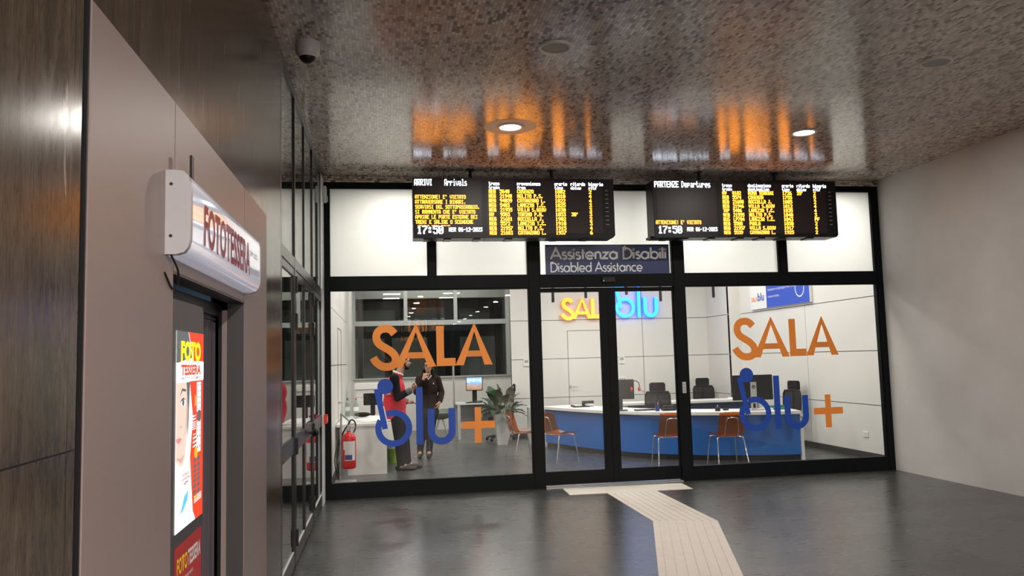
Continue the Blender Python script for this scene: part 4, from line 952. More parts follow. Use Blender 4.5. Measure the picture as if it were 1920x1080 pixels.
def office_chair(loc, rz, label, s=1.):
    t = thing('office_chair', label, 'office chair', loc, rz, 'black office chairs')
    m = MB()
    for k in range(5):
        a = 2*pi*k/5; m.tube([(.03*cos(a), .03*sin(a), .10), (.18*cos(a), .18*sin(a), .085), (.29*cos(a), .29*sin(a), .07)], [.025, .02, .014], 8)
    m.build('base', 'black', t, local=True, smooth=True)
    m = MB()
    for k in range(5):
        a = 2*pi*k/5; m.cyl((.29*cos(a)-.02*sin(a), .29*sin(a)+.02*cos(a), .03), (.29*cos(a)+.02*sin(a), .29*sin(a)-.02*cos(a), .03), .029, seg=14)
    m.build('casters', 'black', t, local=True, smooth=True)
    MB().cyl((0, 0, .09), (0, 0, .42), .028, seg=14).build('column', 'grey', t, local=True, smooth=True)
    MB().box(-.24, .24, -.23, .25, .42, .50, .03).build('seat', 'meshfab', t, local=True, smooth=True)
    g = lambda x, z: (x, -.25-.03*(z-.5)-.05*(1-(x/.23)**2)*.6, z)
    m = MB(); m.tube([g(-.19, .56), g(-.23, .75), g(-.225, .93), g(-.20, .985), g(0, .99), g(.20, .985), g(.225, .93), g(.23, .75), g(.19, .56), g(0, .54)], .017, 8, closed=True); m.tube([(0, -.1, .40), (0, -.28, .45), g(0, .58), g(0, .98)], .014, 8); m.build('back_frame', 'black', t, local=True, smooth=True)
    MB().surf([[g(-.215+.43*j/8, .57+.405*i/8) for j in range(9)] for i in range(9)], .006).build('back_mesh', 'meshnet', t, local=True, smooth=True)
    MB().box(-.15, .15, -.345, -.28, .985, 1.16, .020).build('headrest', 'meshfab', t, local=True, smooth=True)
    MB().tube([g(0, .96), (0, -.30, 1.03)], .012, 8).build('headrest_post', 'black', t, local=True)
    for sx in (-1, 1):
        m = MB(); m.tube([(sx*.22, 0, .45), (sx*.28, 0, .47), (sx*.285, 0, .66)], .014, 8); m.box(sx*.285-.03, sx*.285+.03, -.12, .13, .655, .685, .01); m.build('armrest', 'black', t, local=True, smooth=True)
    return t
office_chair((5.72, 3.98, 0), R(160), 'black mesh office chair turned sideways behind the headset monitor')
office_chair((7.50, 5.85, 0), R(180), 'black mesh office chair facing the room behind the back desk')
office_chair((7.60, 2.95, 0), R(100), 'black office chair half hidden behind the big monitor on the counter')
office_chair((3.10, 6.35, 0), R(80), 'black office chair behind the potted plant at the desk in the bay')
# grey-green shell stool in the bay
t = thing('lounge_chair', 'grey-green rounded shell chair behind the standing woman', 'chair', (1.92, 7.0, 0))
m = MB(); m.surf([[(1.92+.26*cos(2*pi*j/20)*f, 7.0+.24*sin(2*pi*j/20)*f, .44+.14*f**3+(.06*f if sin(2*pi*j/20) > 0 else 0)) for j in range(21)] for f in (.02, .3, .6, .85, 1.)], .015); m.build('shell', 'teal', t, smooth=True, angle=70)
for k in range(4):
    a = pi/4+pi/2*k; MB().tube([(1.92+.05*cos(a), 7.0+.05*sin(a), .44), (1.92+.23*cos(a), 7.0+.23*sin(a), 0)], .012, 8).build('leg', 'grey', t, smooth=True)

# ---------------------------------------------------------------- counter-top things
def monitor(loc, rz, w, h, zc, label, case='black', face=None, stand='black', logo=False, front=1):
    """screen faces local +y*front"""
    t = thing('computer_monitor', label, 'computer monitor', loc, rz)
    MB().box(-w/2, w/2, -.022, .022, zc-h/2, zc+h/2, .006).build('screen_case', case, t, local=True, smooth=True)
    MB().box(-w/2+.012, w/2-.012, .0225 if front > 0 else -.0235, .0235 if front > 0 else -.0225, zc-h/2+.018, zc+h/2-.012).build('screen', face or 'black', t, local=True)
    b = -front
    m = MB(); m.box(-.05, .05, min(b*.022, b*.05), max(b*.022, b*.05), .76+.0-loc[2]+.02, zc+.09, .006); st = m.build('stand', stand, t, local=True)
    m = MB(); m.box(-.13, .13, -.10 + b*.03, .10 + b*.03, .76-loc[2], .775-loc[2], .005); m.build('stand_foot', stand, t, local=True)
    if logo:
        m = MB(); m.prism(arc(0, zc+.01, .030, 0, 350, 24), (0, -.0505, 0), X_, Z_, .002); m.build('logo_disc', 'black', st, local=True)
        m = MB(); m.ribbon([(-.012, zc-.008), (-.006, zc+.030)], .004, (0, -.0528, 0), X_, Z_, .001); m.ribbon([(-.009, zc+.012), (-.001, zc+.014), (-.004, zc-.008)], .004, (0, -.0528, 0), X_, Z_, .001); m.ribbon([(.002, zc-.014), (.009, zc+.018), (.015, zc+.016), (.013, zc+.0), (.005, zc+.0)], .004, (0, -.0528, 0), X_, Z_, .001); m.build('logo', 'silver', st, local=True)
        m = MB(); m.box(-.02, .02, -.0508, -.05, .80-loc[2], .87-loc[2]); m.build('cable_hole', 'black', st, local=True)
    return t
monitor((6.57, 1.84, 0), R(-4), .66, .40, 1.118, 'big black monitor seen from behind with silver stand on the right of the counter', stand='silver', logo=True)
monitor((4.66, 2.86, 0), R(-14), .50, .33, 1.115, 'black monitor seen from behind with a headset hung on its corner')
# headset hanging on that monitor corner
t = thing('headset', 'red and black headset hanging on the corner of a monitor', 'headset', (4.89, 2.74, 1.2))
m = MB(); m.tube([(4.91+.075*cos(a), 2.75, 1.17+.085*sin(a)) for a in [R(-20+220*i/16) for i in range(17)]], .007, 8); m.build('headband', 'black', t, smooth=True)
for sx in (-1, 1): MB().lathe([(.02, -.018), (.036, -.012), (.036, .012), (.02, .018)], (4.91+sx*.068, 2.75, 1.115), 16, Matrix(((0, 0, 1), (0, 1, 0), (-1, 0, 0)))).build('ear_cup', 'headred', t, smooth=True)
MB().tube(spline([(4.98, 2.75, 1.10), (5.03, 2.72, 1.08), (5.06, 2.70, 1.05)], 4), .004).build('microphone', 'black', t)
t = thing('keyboard', 'black keyboard and its cable on the counter behind the right sliding door', 'keyboard', (4.98, 2.86, .76))
MB().box(4.86, 5.20, 2.60, 2.72, .76, .782, .004).build('key_board', 'black', t)
MB().tube(spline([(5.20, 2.68, .768), (5.3, 2.72, .77), (5.36, 2.7, .765), (5.32, 2.6, .765)], 5), .004).build('cable', 'black', t)
t = thing('pen_cup', 'small blue cup with pens on the counter', 'pen cup', (5.17, 2.42, .76))
MB().lathe([(.034, 0), (.038, .10), (.034, .10), (.031, .006)], (5.17, 2.42, .76), 18).build('cup', 'cup', t, smooth=True)
for dx, dy, mt in ((-.015, 0, 'pen'), (.012, .008, 'red'), (0, -.01, 'wprint')): MB().tube([(5.17+dx, 2.42+dy, .77), (5.17+dx*2.4, 2.42+dy*2, .905)], .004).build('pen', mt, t)
t = thing('desk_phone', 'black desk telephone on the counter right of the pen cup', 'telephone', (5.37, 2.42, .76))
m = MB()
m.box(5.26, 5.48, 2.36, 2.53, .76, .80, .012); m.build('phone_body', 'black', t, smooth=True)
m = MB(); m.tube([(5.27, 2.40, .82), (5.29, 2.40, .835), (5.36, 2.40, .83), (5.43, 2.40, .835), (5.45, 2.40, .82)], [.022, .022, .013, .022, .022], 10); m.build('handset', 'black', t, smooth=True)
t = thing('document_tray', 'black folder tray on the left part of the counter', 'document tray', (4.32, 4.25, .76))
m = MB(); m.box(4.16, 4.46, 4.10, 4.36, .76, .775); m.box(4.16, 4.18, 4.10, 4.36, .775, .80); m.box(4.38, 4.60, 4.34, 4.38, .76, .86); m.build('tray', 'black', t); MB().box(4.42, 4.56, 4.18, 4.32, .775, .81, .003).build('papers', 'lgrey', t)
t = thing('paper_sheets', 'white and reddish papers on the counter beside the door meeting stiles', 'papers', (4.72, 3.6, .76))
MB().box(4.62, 4.86, 3.55, 3.73, .7601, .764).build('sheet', 'paper', t); MB().box(4.60, 4.74, 3.50, 3.60, .7641, .768).build('red_card', 'headred', t)
t = thing('desk_bell', 'small black service bell on the counter above the right orange chair', 'bell', (6.0, 1.92, .76))
m = MB(); m.lathe([(.042, 0), (.042, .02), (.040, .045), (.026, .068), (.008, .078), (.001, .08)], (6.0, 1.92, .76), 20); m.build('dome', 'black', t, smooth=True); MB().lathe([(.006, .078), (.009, .09), (.001, .095)], (6.0, 1.92, .76), 12).build('push_button', 'silver', t, smooth=True)
t = thing('computer_mouse', 'black computer mouse on the counter left of the big monitor', 'computer mouse', (6.17, 2.0, .76))
MB().ball((6.17, 2.0, .7745), (.055, .035, .0142), 16, 10).build('body', 'black', t, smooth=True)
t = thing('green_tray', 'flat green tray at the right end of the counter', 'tray', (6.98, 1.80, .76))
m = MB(); m.box(6.86, 7.08, 1.70, 1.88, .76, .768); [m.box(*b) for b in ((6.86, 6.868, 1.70, 1.88, .768, .82), (7.072, 7.08, 1.70, 1.88, .768, .82), (6.868, 7.072, 1.70, 1.708, .768, .80), (6.868, 7.072, 1.872, 1.88, .768, .82))]; m.build('tray', 'green', t)
t = thing('paper_stack', 'low stack of white papers right of the big monitor stand', 'papers', (6.80, 1.88, .76)); MB().box(6.72, 6.84, 1.70, 1.92, .76, .79, .002).build('sheets', 'paper', t)
t = thing('desk_papers', 'heap of white papers and black cable on the back desk', 'papers', (7.7, 4.95, .76))
g = [[(7.52+.05*i, 4.84+.05*j, .762+.035*abs(sin(i*1.7+j*2.1))*(1 if 0 < i < 7 and 0 < j < 4 else .1)) for j in range(5)] for i in range(8)]
MB().surf(g, .002).build('sheets', 'paper', t); MB().tube(spline([(7.62, 4.83, .81), (7.72, 4.81, .82), (7.84, 4.82, .80), (7.92, 4.85, .772)], 5), .010).build('cable', 'black', t)
t = thing('desk_telephone_white', 'white telephone with black cord on the back desk right of the sideways chair', 'telephone', (6.05, 4.95, .76))
MB().box(5.95, 6.16, 4.86, 5.04, .76, .81, .012).build('phone_body', 'white', t, smooth=True); MB().tube([(5.96, 4.89, .83), (5.99, 4.89, .845), (6.06, 4.89, .84), (6.12, 4.89, .845), (6.15, 4.89, .83)], [.02, .02, .012, .02, .02], 10).build('handset', 'white', t, smooth=True)
MB().tube(spline([(6.16, 4.91, .78), (6.22, 4.88, .80), (6.2, 4.82, .77)], 4), .006).build('cord', 'black', t)

# ---------------------------------------------------------------- left side of the office
t = thing('side_desk', 'white desk with a solid end panel behind the fire extinguisher', 'desk', (.45, 3.0, 0))
MB().box(.015, .835, 2.12, 3.95, .722, .76, .003).build('desk_top', 'white', t); MB().box(.18, .765, 2.14, 2.175, 0, .722).build('end_panel', 'white', t); MB().box(.18, .765, 3.85, 3.885, 0, .722).build('end_panel', 'white', t)
MB().box(.19, .21, 2.175, 3.85, .3, .722).build('back_panel', 'white', t)
def bottle(x, y, label, s=1.):
    t = thing('water_bottle', label, 'bottle', (x, y, .76), 0, 'water bottles on the side desk')
    MB().lathe([(.036, 0), (.043, .01), (.043, .10), (.040, .115), (.043, .13), (.043, .20), (.036, .24), (.018, .28), (.014, .29), (.014, .31)], (x, y, .76), 20).build('bottle_body', 'bottle', t, smooth=True, angle=60)
    MB().lathe([(.016, .305), (.016, .33), (.001, .33)], (x, y, .76), 14).build('cap', 'stem' if s == 1 else 'red', t, smooth=True)
    MB().lathe([(.0436, .12), (.0436, .19), (.0434, .19), (.0434, .12)], (x, y, .76), 20).build('paper_band', 'lgrey' if s == 1 else 'decal_w', t, smooth=True)
bottle(.115, 3.60, 'clear water bottle nearer the left wall on the side desk')
bottle(.265, 3.45, 'clear water bottle with reddish cap nearer the papers on the side desk', 2)
t = thing('paper_heap', 'crumpled white sheets and bag on the side desk before the black screen', 'papers', (.5, 2.9, .76))
random.seed(3)
for q, (x0, y0) in enumerate(((.30, 2.75), (.42, 3.05), (.38, 2.45))):
    g = [[(x0+.052*i, y0+.045*j, .763+.018*q*0+(.055 if q == 1 else .022)*random.random()*(1 if 0 < i < 7 and 0 < j < 7 else .15)) for j in range(8)] for i in range(8)]
    MB().surf(g, .0015).build('sheet', 'paper', t, smooth=True, angle=25)
t = thing('screen_terminal', 'black screen turned away at the far end of the side desk', 'computer monitor', (.52, 3.5, .76))
MB().box(.385, .70, 3.50, 3.53, .965, 1.165, .008).build('screen_case', 'black', t); MB().box(.50, .58, 3.53, 3.56, .77, 1.02).build('stand', 'black', t); MB().box(.44, .64, 3.48, 3.62, .76, .772, .004).build('stand_foot', 'black', t)
t = thing('cloth_pouch', 'dark green cloth bundle below the black screen on the side desk', 'pouch', (.48, 3.66, .76))
MB().ball((.36, 3.72, .80), (.14, .05, .04), 20, 10).build('cloth', 'jacket', t, smooth=True)
t = thing('white_cabinet', 'tall white cabinet with overhanging lid behind the man in the vest', 'cabinet', (.56, 5.75, 0))
MB().box(.19, .95, 5.52, 5.98, 0, 1.165, .004).build('body', 'white', t); MB().box(.165, .975, 5.49, 6.0, 1.165, 1.285, .008).build('lid', 'white', t); MB().box(.19, .95, 5.516, 5.521, 1.02, 1.026).build('door_gap', 'grey', t)
t = thing('waste_bin', 'lime green waste bin on the floor behind the side desk', 'bin', (.86, 3.45, 0))
MB().lathe([(.085, 0), (.115, .27), (.12, .275), (.108, .27), (.08, .01)], (.86, 3.45, 0), 24).build('bucket', 'lime', t, smooth=True); MB().lathe([(.112, .24), (.118, .30), (.110, .30)], (.86, 3.45, 0), 24).build('bag', 'paper', t, smooth=True)
t = thing('extinguisher_stand', 'grey floor stand holding the fire extinguisher behind the left window', 'stand', (.12, 1.45, 0))
MB().box(.03, .33, 1.33, 1.57, 0, .018, .006).build('base', 'grey', t); MB().tube([(.105, 1.45, .015), (.125, 1.45, .97)], .013, 10).build('pole', 'grey', t, smooth=True)
MB().tube([(.125, 1.45, .965), (.24, 1.45, .855), (.255, 1.45, .83)], .012, 10).build('arm', 'grey', t, smooth=True)
t = thing('fire_extinguisher', 'red fire extinguisher with white label hanging behind the left window', 'fire extinguisher', (.23, 1.45, .19)); ec = (.232, 1.45, .19)
MB().lathe([(.075, 0), (.096, .012), (.098, .05), (.098, .41), (.092, .455), (.065, .49), (.03, .505), (.026, .53), (.001, .53)], ec, 28).build('cylinder', 'red', t, smooth=True, angle=60)
g = [[(.232+.0988*sin(a), 1.45-.0988*cos(a), z) for z in (.31, .58)] for a in [R(-50+110*i/14) for i in range(15)]]
ls = MB().surf(g).build('label_sheet', 'wprint', t, smooth=True)
g = [[(.232+.0994*sin(a), 1.45-.0994*cos(a), z) for z in (.32, .39)] for a in [R(-32+60*i/8) for i in range(9)]]
MB().surf(g).build('label_mark', 'label_blue', ls, smooth=True)
g = [[(.232+.0996*sin(a), 1.45-.0996*cos(a), z) for z in (.31, .46)] for a in [R(-50+16*i/3) for i in range(4)]]
MB().surf(g).build('label_edge', 'red', ls, smooth=True)
m = MB(); m.lathe([(.022, .53), (.026, .56), (.020, .60), (.001, .60)], ec, 14); m.tube([(.21, 1.44, .77), (.27, 1.42, .78), (.33, 1.40, .765)], .009); m.tube([(.21, 1.44, .79), (.26, 1.42, .815), (.31, 1.40, .82)], .008); m.build('valve', 'silver', t, smooth=True)
MB().tube(spline([(.22, 1.45, .775), (.235, 1.44, .84), (.275, 1.43, .875), (.32, 1.42, .84), (.325, 1.41, .76), (.30, 1.38, .70)], 5), .011, 8).build('hose', 'rubber', t, smooth=True)
t = thing('cable_loop', 'black cables hanging in loops from the extinguisher stand', 'cable', (.1, 1.5, .1))
MB().tube(spline([(.245, 1.462, .845), (.19, 1.47, .76), (.10, 1.48, .56), (.06, 1.48, .34), (.075, 1.48, .16), (.105, 1.50, .03)], 6), .008).build('cable', 'rubber', t, smooth=True)
MB().tube(spline([(.255, 1.478, .84), (.17, 1.50, .74), (.075, 1.50, .54), (.03, 1.50, .34), (.045, 1.50, .16), (.085, 1.52, .03)], 6), .007).build('cable', 'rubber', t, smooth=True)

# desk in the bay with the lit monitor
t = thing('bay_desk', 'pale desk with metal legs carrying the lit monitor in the bay', 'desk', (2.72, 7.15, 0))
MB().box(2.24, 3.25, 6.85, 7.55, .725, .76, .003).build('desk_top', 'lgrey', t)
for x, y in ((2.30, 6.9), (3.19, 6.9), (2.30, 7.5), (3.19, 7.5)): MB().box(x-.03, x+.03, y-.03, y+.03, 0, .725).build('leg', 'alu', t)
MB().box(2.33, 3.16, 7.48, 7.50, .30, .725).build('back_panel', 'grey', t)
t = monitor((2.66, 7.05, 0), R(172), .36, .30, 1.165, 'lit monitor with a mountain picture on the bay desk', face='black', front=1)
t2 = [c for c in t.children if c.name.startswith('screen') and 'case' not in c.name][0]; bpy.data.objects.remove(t2)
o = MB().box(-.165, .165, .023, .0245, -.135, .135).build('screen', 'picture', t, local=True); o.location = (0, 0, 1.168)
t = thing('bay_keyboard', 'dark keyboard in front of the lit monitor', 'keyboard', (2.62, 6.93, .76)); MB().box(2.45, 2.80, 6.86, 6.93, .76, .78, .004).build('key_board', 'black', t)
t = thing('steel_post', 'thin steel post at the corner of the bay desk', 'post', (2.19, 6.8, 0)); MB().cyl((2.19, 6.80, 0), (2.19, 6.80, 1.56), .02, seg=14).build('tube', 'chrome', t, smooth=True); MB().cyl((2.19, 6.80, 0), (2.19, 6.80, .012), .06, seg=18).build('foot_plate', 'chrome', t)

# planter with its plant
t = thing('potted_plant', 'large broad-leaved plant in a tall white planter', 'potted plant', (3.03, 5.55, 0))
pc = Vector((3.03, 5.55, 0)); m = MB()
v = [(-.105, -.105, 0), (.105, -.105, 0), (.105, .105, 0), (-.105, .105, 0), (-.16, -.16, .60), (.16, -.16, .60), (.16, .16, .60), (-.16, .16, .60), (-.145, -.145, .60), (.145, -.145, .60), (.145, .145, .60), (-.145, .145, .60), (-.14, -.14, .55), (.14, -.14, .55), (.14, .14, .55), (-.14, .14, .55)]
m.raw([Vector(p)+pc for p in v], [(3, 2, 1, 0)] + [(a+i, a+(i+1) % 4, a+4+(i+1) % 4, a+4+i) for a in (0, 4, 8) for i in range(4)] + [(12, 13, 14, 15)]); m.build('planter', 'planter', t)
MB().raw([Vector((a, b, .565))+pc for a, b in ((-.139, -.139), (.139, -.139), (.139, .139), (-.139, .139))], [(0, 1, 2, 3)]).build('soil', 'soil', t)
random.seed(11); LG, LD, ST = MB(), MB(), MB()
def leaf_blade(m, base, d, up, L, w, droop):
    d = Vector(d).normalized(); s = d.cross(Vector(up)).normalized(); n = s.cross(d).normalized(); g = []
    for i in range(11):
        f = i/10; c = Vector(base) + d*L*f + n*(.10*L*sin(f*pi*.9)) - Vector((0, 0, 1))*droop*L*f*f
        wd = w*sin(pi*min(1, f*.94+.03))**.75*(1-.25*f); g.append([c + s*wd*u + n*(.22*wd*abs(u)) + n*.008*sin(f*22)*abs(u) for u in (-1, -.5, 0, .5, 1)])
    m.surf(g, .0015)
for i in range(34):
    a = 2*pi*i*.382; tier = i/34; el = R(5+72*tier+random.uniform(-10, 10)); rad = .04+.05*random.random()
    d = Vector((cos(a)*cos(el), sin(a)*cos(el), sin(el))); b0 = pc+Vector((rad*cos(a), rad*sin(a), .56)); st = .10+.17*tier+.05*random.random(); b1 = b0 + d*st + Vector((0, 0, .03))
    ST.tube([b0, (b0+b1)/2+Vector((0, 0, .01)), b1], .005, 6)
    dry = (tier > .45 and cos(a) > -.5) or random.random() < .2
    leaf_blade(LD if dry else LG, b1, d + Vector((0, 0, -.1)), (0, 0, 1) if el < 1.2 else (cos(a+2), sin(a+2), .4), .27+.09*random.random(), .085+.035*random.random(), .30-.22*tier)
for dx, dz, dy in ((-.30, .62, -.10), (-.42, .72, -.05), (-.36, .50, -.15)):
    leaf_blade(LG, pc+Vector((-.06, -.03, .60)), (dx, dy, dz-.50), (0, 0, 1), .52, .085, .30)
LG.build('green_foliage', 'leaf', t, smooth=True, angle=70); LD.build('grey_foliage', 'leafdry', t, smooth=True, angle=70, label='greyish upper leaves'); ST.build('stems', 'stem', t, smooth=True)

# ---------------------------------------------------------------- people
def blob(prims, voxel=.010, smooth=4, clip=None):
    """one continuous skin around tapered limbs (a, ra, b, rb) and ellipsoids (c, (rx, ry, rz), rot)"""
    m = MB()
    for p in prims:
        if len(p) == 4:
            a, ra, b, rb = p; m.cyl(a, b, ra, rb, 16); m.ball(a, ra, 16, 10); m.ball(b, rb, 16, 10)
        else: m.ball(p[0], p[1], 24, 16, p[2] if len(p) > 2 else None)
    me = bpy.data.meshes.new('b'); bmesh.ops.recalc_face_normals(m.bm, faces=m.bm.faces); m.bm.to_mesh(me); m.bm.free()
    o = bpy.data.objects.new('b', me); COL.objects.link(o)
    rm = o.modifiers.new('r', 'REMESH'); rm.mode = 'VOXEL'; rm.voxel_size = voxel
    sm = o.modifiers.new('s', 'SMOOTH'); sm.factor = .5; sm.iterations = smooth
    dg = bpy.context.evaluated_depsgraph_get(); r = bpy.data.meshes.new_from_object(o.evaluated_get(dg)); bpy.data.objects.remove(o); bpy.data.meshes.remove(me)
    q = MB(); q.mesh(r); bpy.data.meshes.remove(r)
    for co, no in (clip or []):
        bmesh.ops.bisect_plane(q.bm, geom=q.bm.verts[:]+q.bm.edges[:]+q.bm.faces[:], plane_co=co, plane_no=no, clear_outer=True)
        bmesh.ops.holes_fill(q.bm, edges=[e for e in q.bm.edges if e.is_boundary], sides=0)
    return q
def frame(f, up=(0, 0, 1)):
    f = Vector(f).normalized(); s = Vector(up).cross(f).normalized(); u = f.cross(s)
    return f, s, u, Matrix((f, s, u)).transposed()
def head_prims(c, f, up=(0, 0, 1)):
    f, s, u, Q = frame(f, up); c = Vector(c); P = lambda a, b, d: c + f*a + s*b + u*d
    pr = [(P(-.012, 0, .028), (.098, .076, .092), Q), (P(.018, 0, -.030), (.072, .062, .075), Q), (P(.045, 0, -.078), (.040, .036, .034), Q), (P(.055, 0, .0), (.034, .052, .05), Q),
          (P(.080, 0, .020), .010, P(.104, 0, -.020), .0135), (P(.094, .010, -.022), (.010, .010, .009), Q), (P(.094, -.010, -.022), (.010, .010, .009), Q),
          (P(.080, 0, -.048), (.013, .024, .0075), Q), (P(.078, 0, -.060), (.013, .021, .008), Q), (P(.072, 0, .034), (.020, .048, .010), Q)]
    for k in (-1, 1): pr += [(P(-.010, k*.078, -.005), (.020, .009, .033), Q), (P(.062, k*.036, -.020), (.022, .02, .02), Q)]
    return pr, P, Q
def hand_prims(w, d, n, side, curl=(.5, .7, .5), thumb=.6, s=1.0):
    """palm with five fingers: d runs along the fingers, n out of the palm, side = +1 / -1 puts the thumb"""
    w = Vector(w); d = Vector(d).normalized(); n = Vector(n); n = (n-d*n.dot(d)).normalized(); t = n.cross(d)*side; pr = []
    for i, (off, L) in enumerate(((.030, .072), (.010, .080), (-.010, .075), (-.029, .058))):
        k = w + d*.088*s + t*off*s; pr.append((w + t*off*.55*s + d*.01, .0155*s, k, .0125*s))
        a = 0.; p = k
        for j, fr in enumerate((.45, .31, .24)):
            a += curl[j]*(1+.12*i); q = p + (d*cos(a)+n*sin(a))*L*fr*s; pr.append((p, (.0098-.0009*j)*s, q, (.0090-.0011*j)*s)); p = q
    b = w + d*.022*s + t*.026*s; m = b + (d*.62+t*.70+n*thumb*.4).normalized()*.045*s; e = m + (d*.85+t*.25+n*thumb*.8).normalized()*.034*s
    return pr + [(b, .0155*s, m, .0115*s), (m, .0108*s, e, .0085*s)]
def shoe_prims(ankle, toe):
    a, t = Vector(ankle), Vector(toe); d = (t-a); d.z = 0; L = d.length; d.normalize(); z = Vector((0, 0, 1)); g = Vector((a.x, a.y, 0))
    return [(g - d*.05 + z*.042, .042, g + d*.06 + z*.045, .045), (g + d*.06 + z*.043, .046, g + d*(L-.03) + z*.034, .036), (a - z*.02 - d*.01, .050, g + z*.05, .048)]

# man in the red vest, in profile
MP = (1.0, 2.47, 0)
t = thing('person', 'bearded person in red vest and black trousers gesturing beside the white desk', 'person', MP)
Hc = Vector((1.045, 2.46, 1.675)); hp, HP, HQ = head_prims(Hc, (1, .08, -.06))
RS, RE, RW = (.895, 2.27, 1.425), (.935, 2.19, 1.13), (1.155, 2.225, 1.245)
LS, LE, LW = (.915, 2.67, 1.42), (.93, 2.74, 1.13), (1.09, 2.60, 1.035)
hips = [((.915, 2.38, .87), (.955, 2.37, .47), (.98, 2.38, .10)), ((.935, 2.56, .87), (1.045, 2.57, .47), (1.075, 2.57, .10))]
body = hp + [((.955, 2.465, 1.46), .062, (1.015, 2.463, 1.60), .056), ((.90, 2.34, 1.41), .07, (.91, 2.60, 1.41), .07), ((.895, 2.47, 1.25), (.125, .17, .20)), ((.90, 2.47, 1.0), (.12, .15, .2)), ((.92, 2.47, .88), (.125, .165, .13)),
    (RS, .052, RE, .042), (RE, .040, RW, .029), (LS, .052, LE, .042), (LE, .040, LW, .029)]
for a, b, c in hips: body += [(a, .080, b, .055), (b, .053, c, .038), (c, .038, Vector(c)+Vector((.10, 0, -.055)), .03)]
body += hand_prims(RW, (.72, .06, .62), (-.25, .55, .80), -1, (.9, 1.2, .9), .7) + hand_prims(LW, (.75, -.60, -.10), (0, .2, 1), -1, (.6, .9, .6), .6)
blob(body, .0065, 2).build('body', 'skin', t, smooth=True, angle=180)
vest = [((.885, 2.47, 1.26), (.175, .205, .20)), ((.893, 2.47, 1.02), (.183, .195, .27)), ((.885, 2.33, 1.405), .072, (.90, 2.61, 1.40), .072), ((.92, 2.47, 1.40), .10, (.945, 2.465, 1.46), .082), ((.905, 2.47, .88), (.165, .190, .16))]
vs_ = blob(vest, .011, 5, [(Vector((0, 0, .795)), Vector((0, 0, -1)))]).build('vest', 'vest', t, smooth=True, angle=60)
collar = MB(); collar.tube([Vector((.955+.070*cos(a), 2.465+.072*sin(a), 1.505+.035*cos(a)*-.9)) for a in [2*pi*i/20 for i in range(20)]], .016, 8, closed=True); collar.build('collar', 'decal_w', t, smooth=True)
for S_, E_, W2 in ((RS, RE, RW), (LS, LE, LW)):
    S_, E_, W2 = Vector(S_), Vector(E_), Vector(W2); e2 = E_.lerp(W2, .93)
    sl = blob([(S_, .077, E_, .057), (E_, .057, E_.lerp(W2, .55), .051), (E_.lerp(W2, .55), .052, e2, .046)], .010, 3, [(e2, (W2-E_).normalized())]).build('sleeve', 'dark_cloth', t, smooth=True, angle=60)
    a, b = E_.lerp(W2, .62), E_.lerp(W2, .96); MB().cyl(a, b, .054, .049, 20).build('cuff', 'cuff', sl, smooth=True, angle=60)
tr = [((.945, 2.47, .86), (.118, .175, .15))]
for a, b, c in hips: tr += [(a, .100, b, .078), (b, .078, Vector(c)+Vector((0, 0, .02)), .068)]
blob(tr, .012, 4, [(Vector((0, 0, .078)), Vector((0, 0, -1)))]).build('trousers', 'trousers', t, smooth=True, angle=60)
for a, b, c in hips:
    MB().cyl(Vector(c)+Vector((0, 0, -.05)), Vector(c)+Vector((0, 0, .04)), .050, seg=16).build('sock', 'sock', t)
    blob(shoe_prims((c[0], c[1], .10), (c[0]+.235, c[1]-.01, 0)), .008, 3, [(Vector((0, 0, .001)), Vector((0, 0, -1)))]).build('shoe', 'shoe', t, smooth=True, angle=60)
hair = [(HP(-.022, 0, .045), (.100, .082, .088), HQ), (HP(-.055, 0, -.005), (.058, .076, .070), HQ)]
blob(hair, .008, 3, [(HP(.055, 0, .04), HQ @ Vector((.9, 0, -.45)))]).build('hair', 'hair', t, smooth=True, angle=180)
blob([(HP(.050, 0, -.085), (.048, .048, .034), HQ), (HP(.015, .062, -.055), .014, HP(.045, .045, -.085), .018), (HP(.015, -.062, -.055), .014, HP(.045, -.045, -.085), .018), (HP(.008, .070, -.02), .011, HP(.015, .062, -.055), .014), (HP(.008, -.070, -.02), .011, HP(.015, -.062, -.055), .014), (HP(.090, .022, -.040), .006, HP(.092, -.022, -.040), .006)], .006, 2).build('beard', 'hair', t, smooth=True, angle=180)
for k in (-1, 1):
    MB().ball(HP(.084, k*.033, .010), .0105, 12, 8).build('eye', 'eye', t, smooth=True); MB().tube([HP(.091, k*.016, .030), HP(.090, k*.036, .036), HP(.078, k*.054, .030)], .005, 6).build('eyebrow', 'hair', t)
MB().tube([HP(.092, -.02, -.053), HP(.097, 0, -.054), HP(.092, .02, -.053)], .004, 6).build('mouth', 'lips', t)
m = MB(); write(m, 'Blu', (.765, 2.312, 1.18), Vector((.90, -.43, 0)), Z_, .075, .035, .02); m.build('vest_lettering', 'decal_w', vs_, label='small white letters on the vest')
tp = tag(MB().tube([(1.135, 2.545, 1.055), (1.245, 2.475, 1.005)], .006, 8).build('pen', 'black'), 'dark pen held in the far hand of the person in the red vest', 'pen')

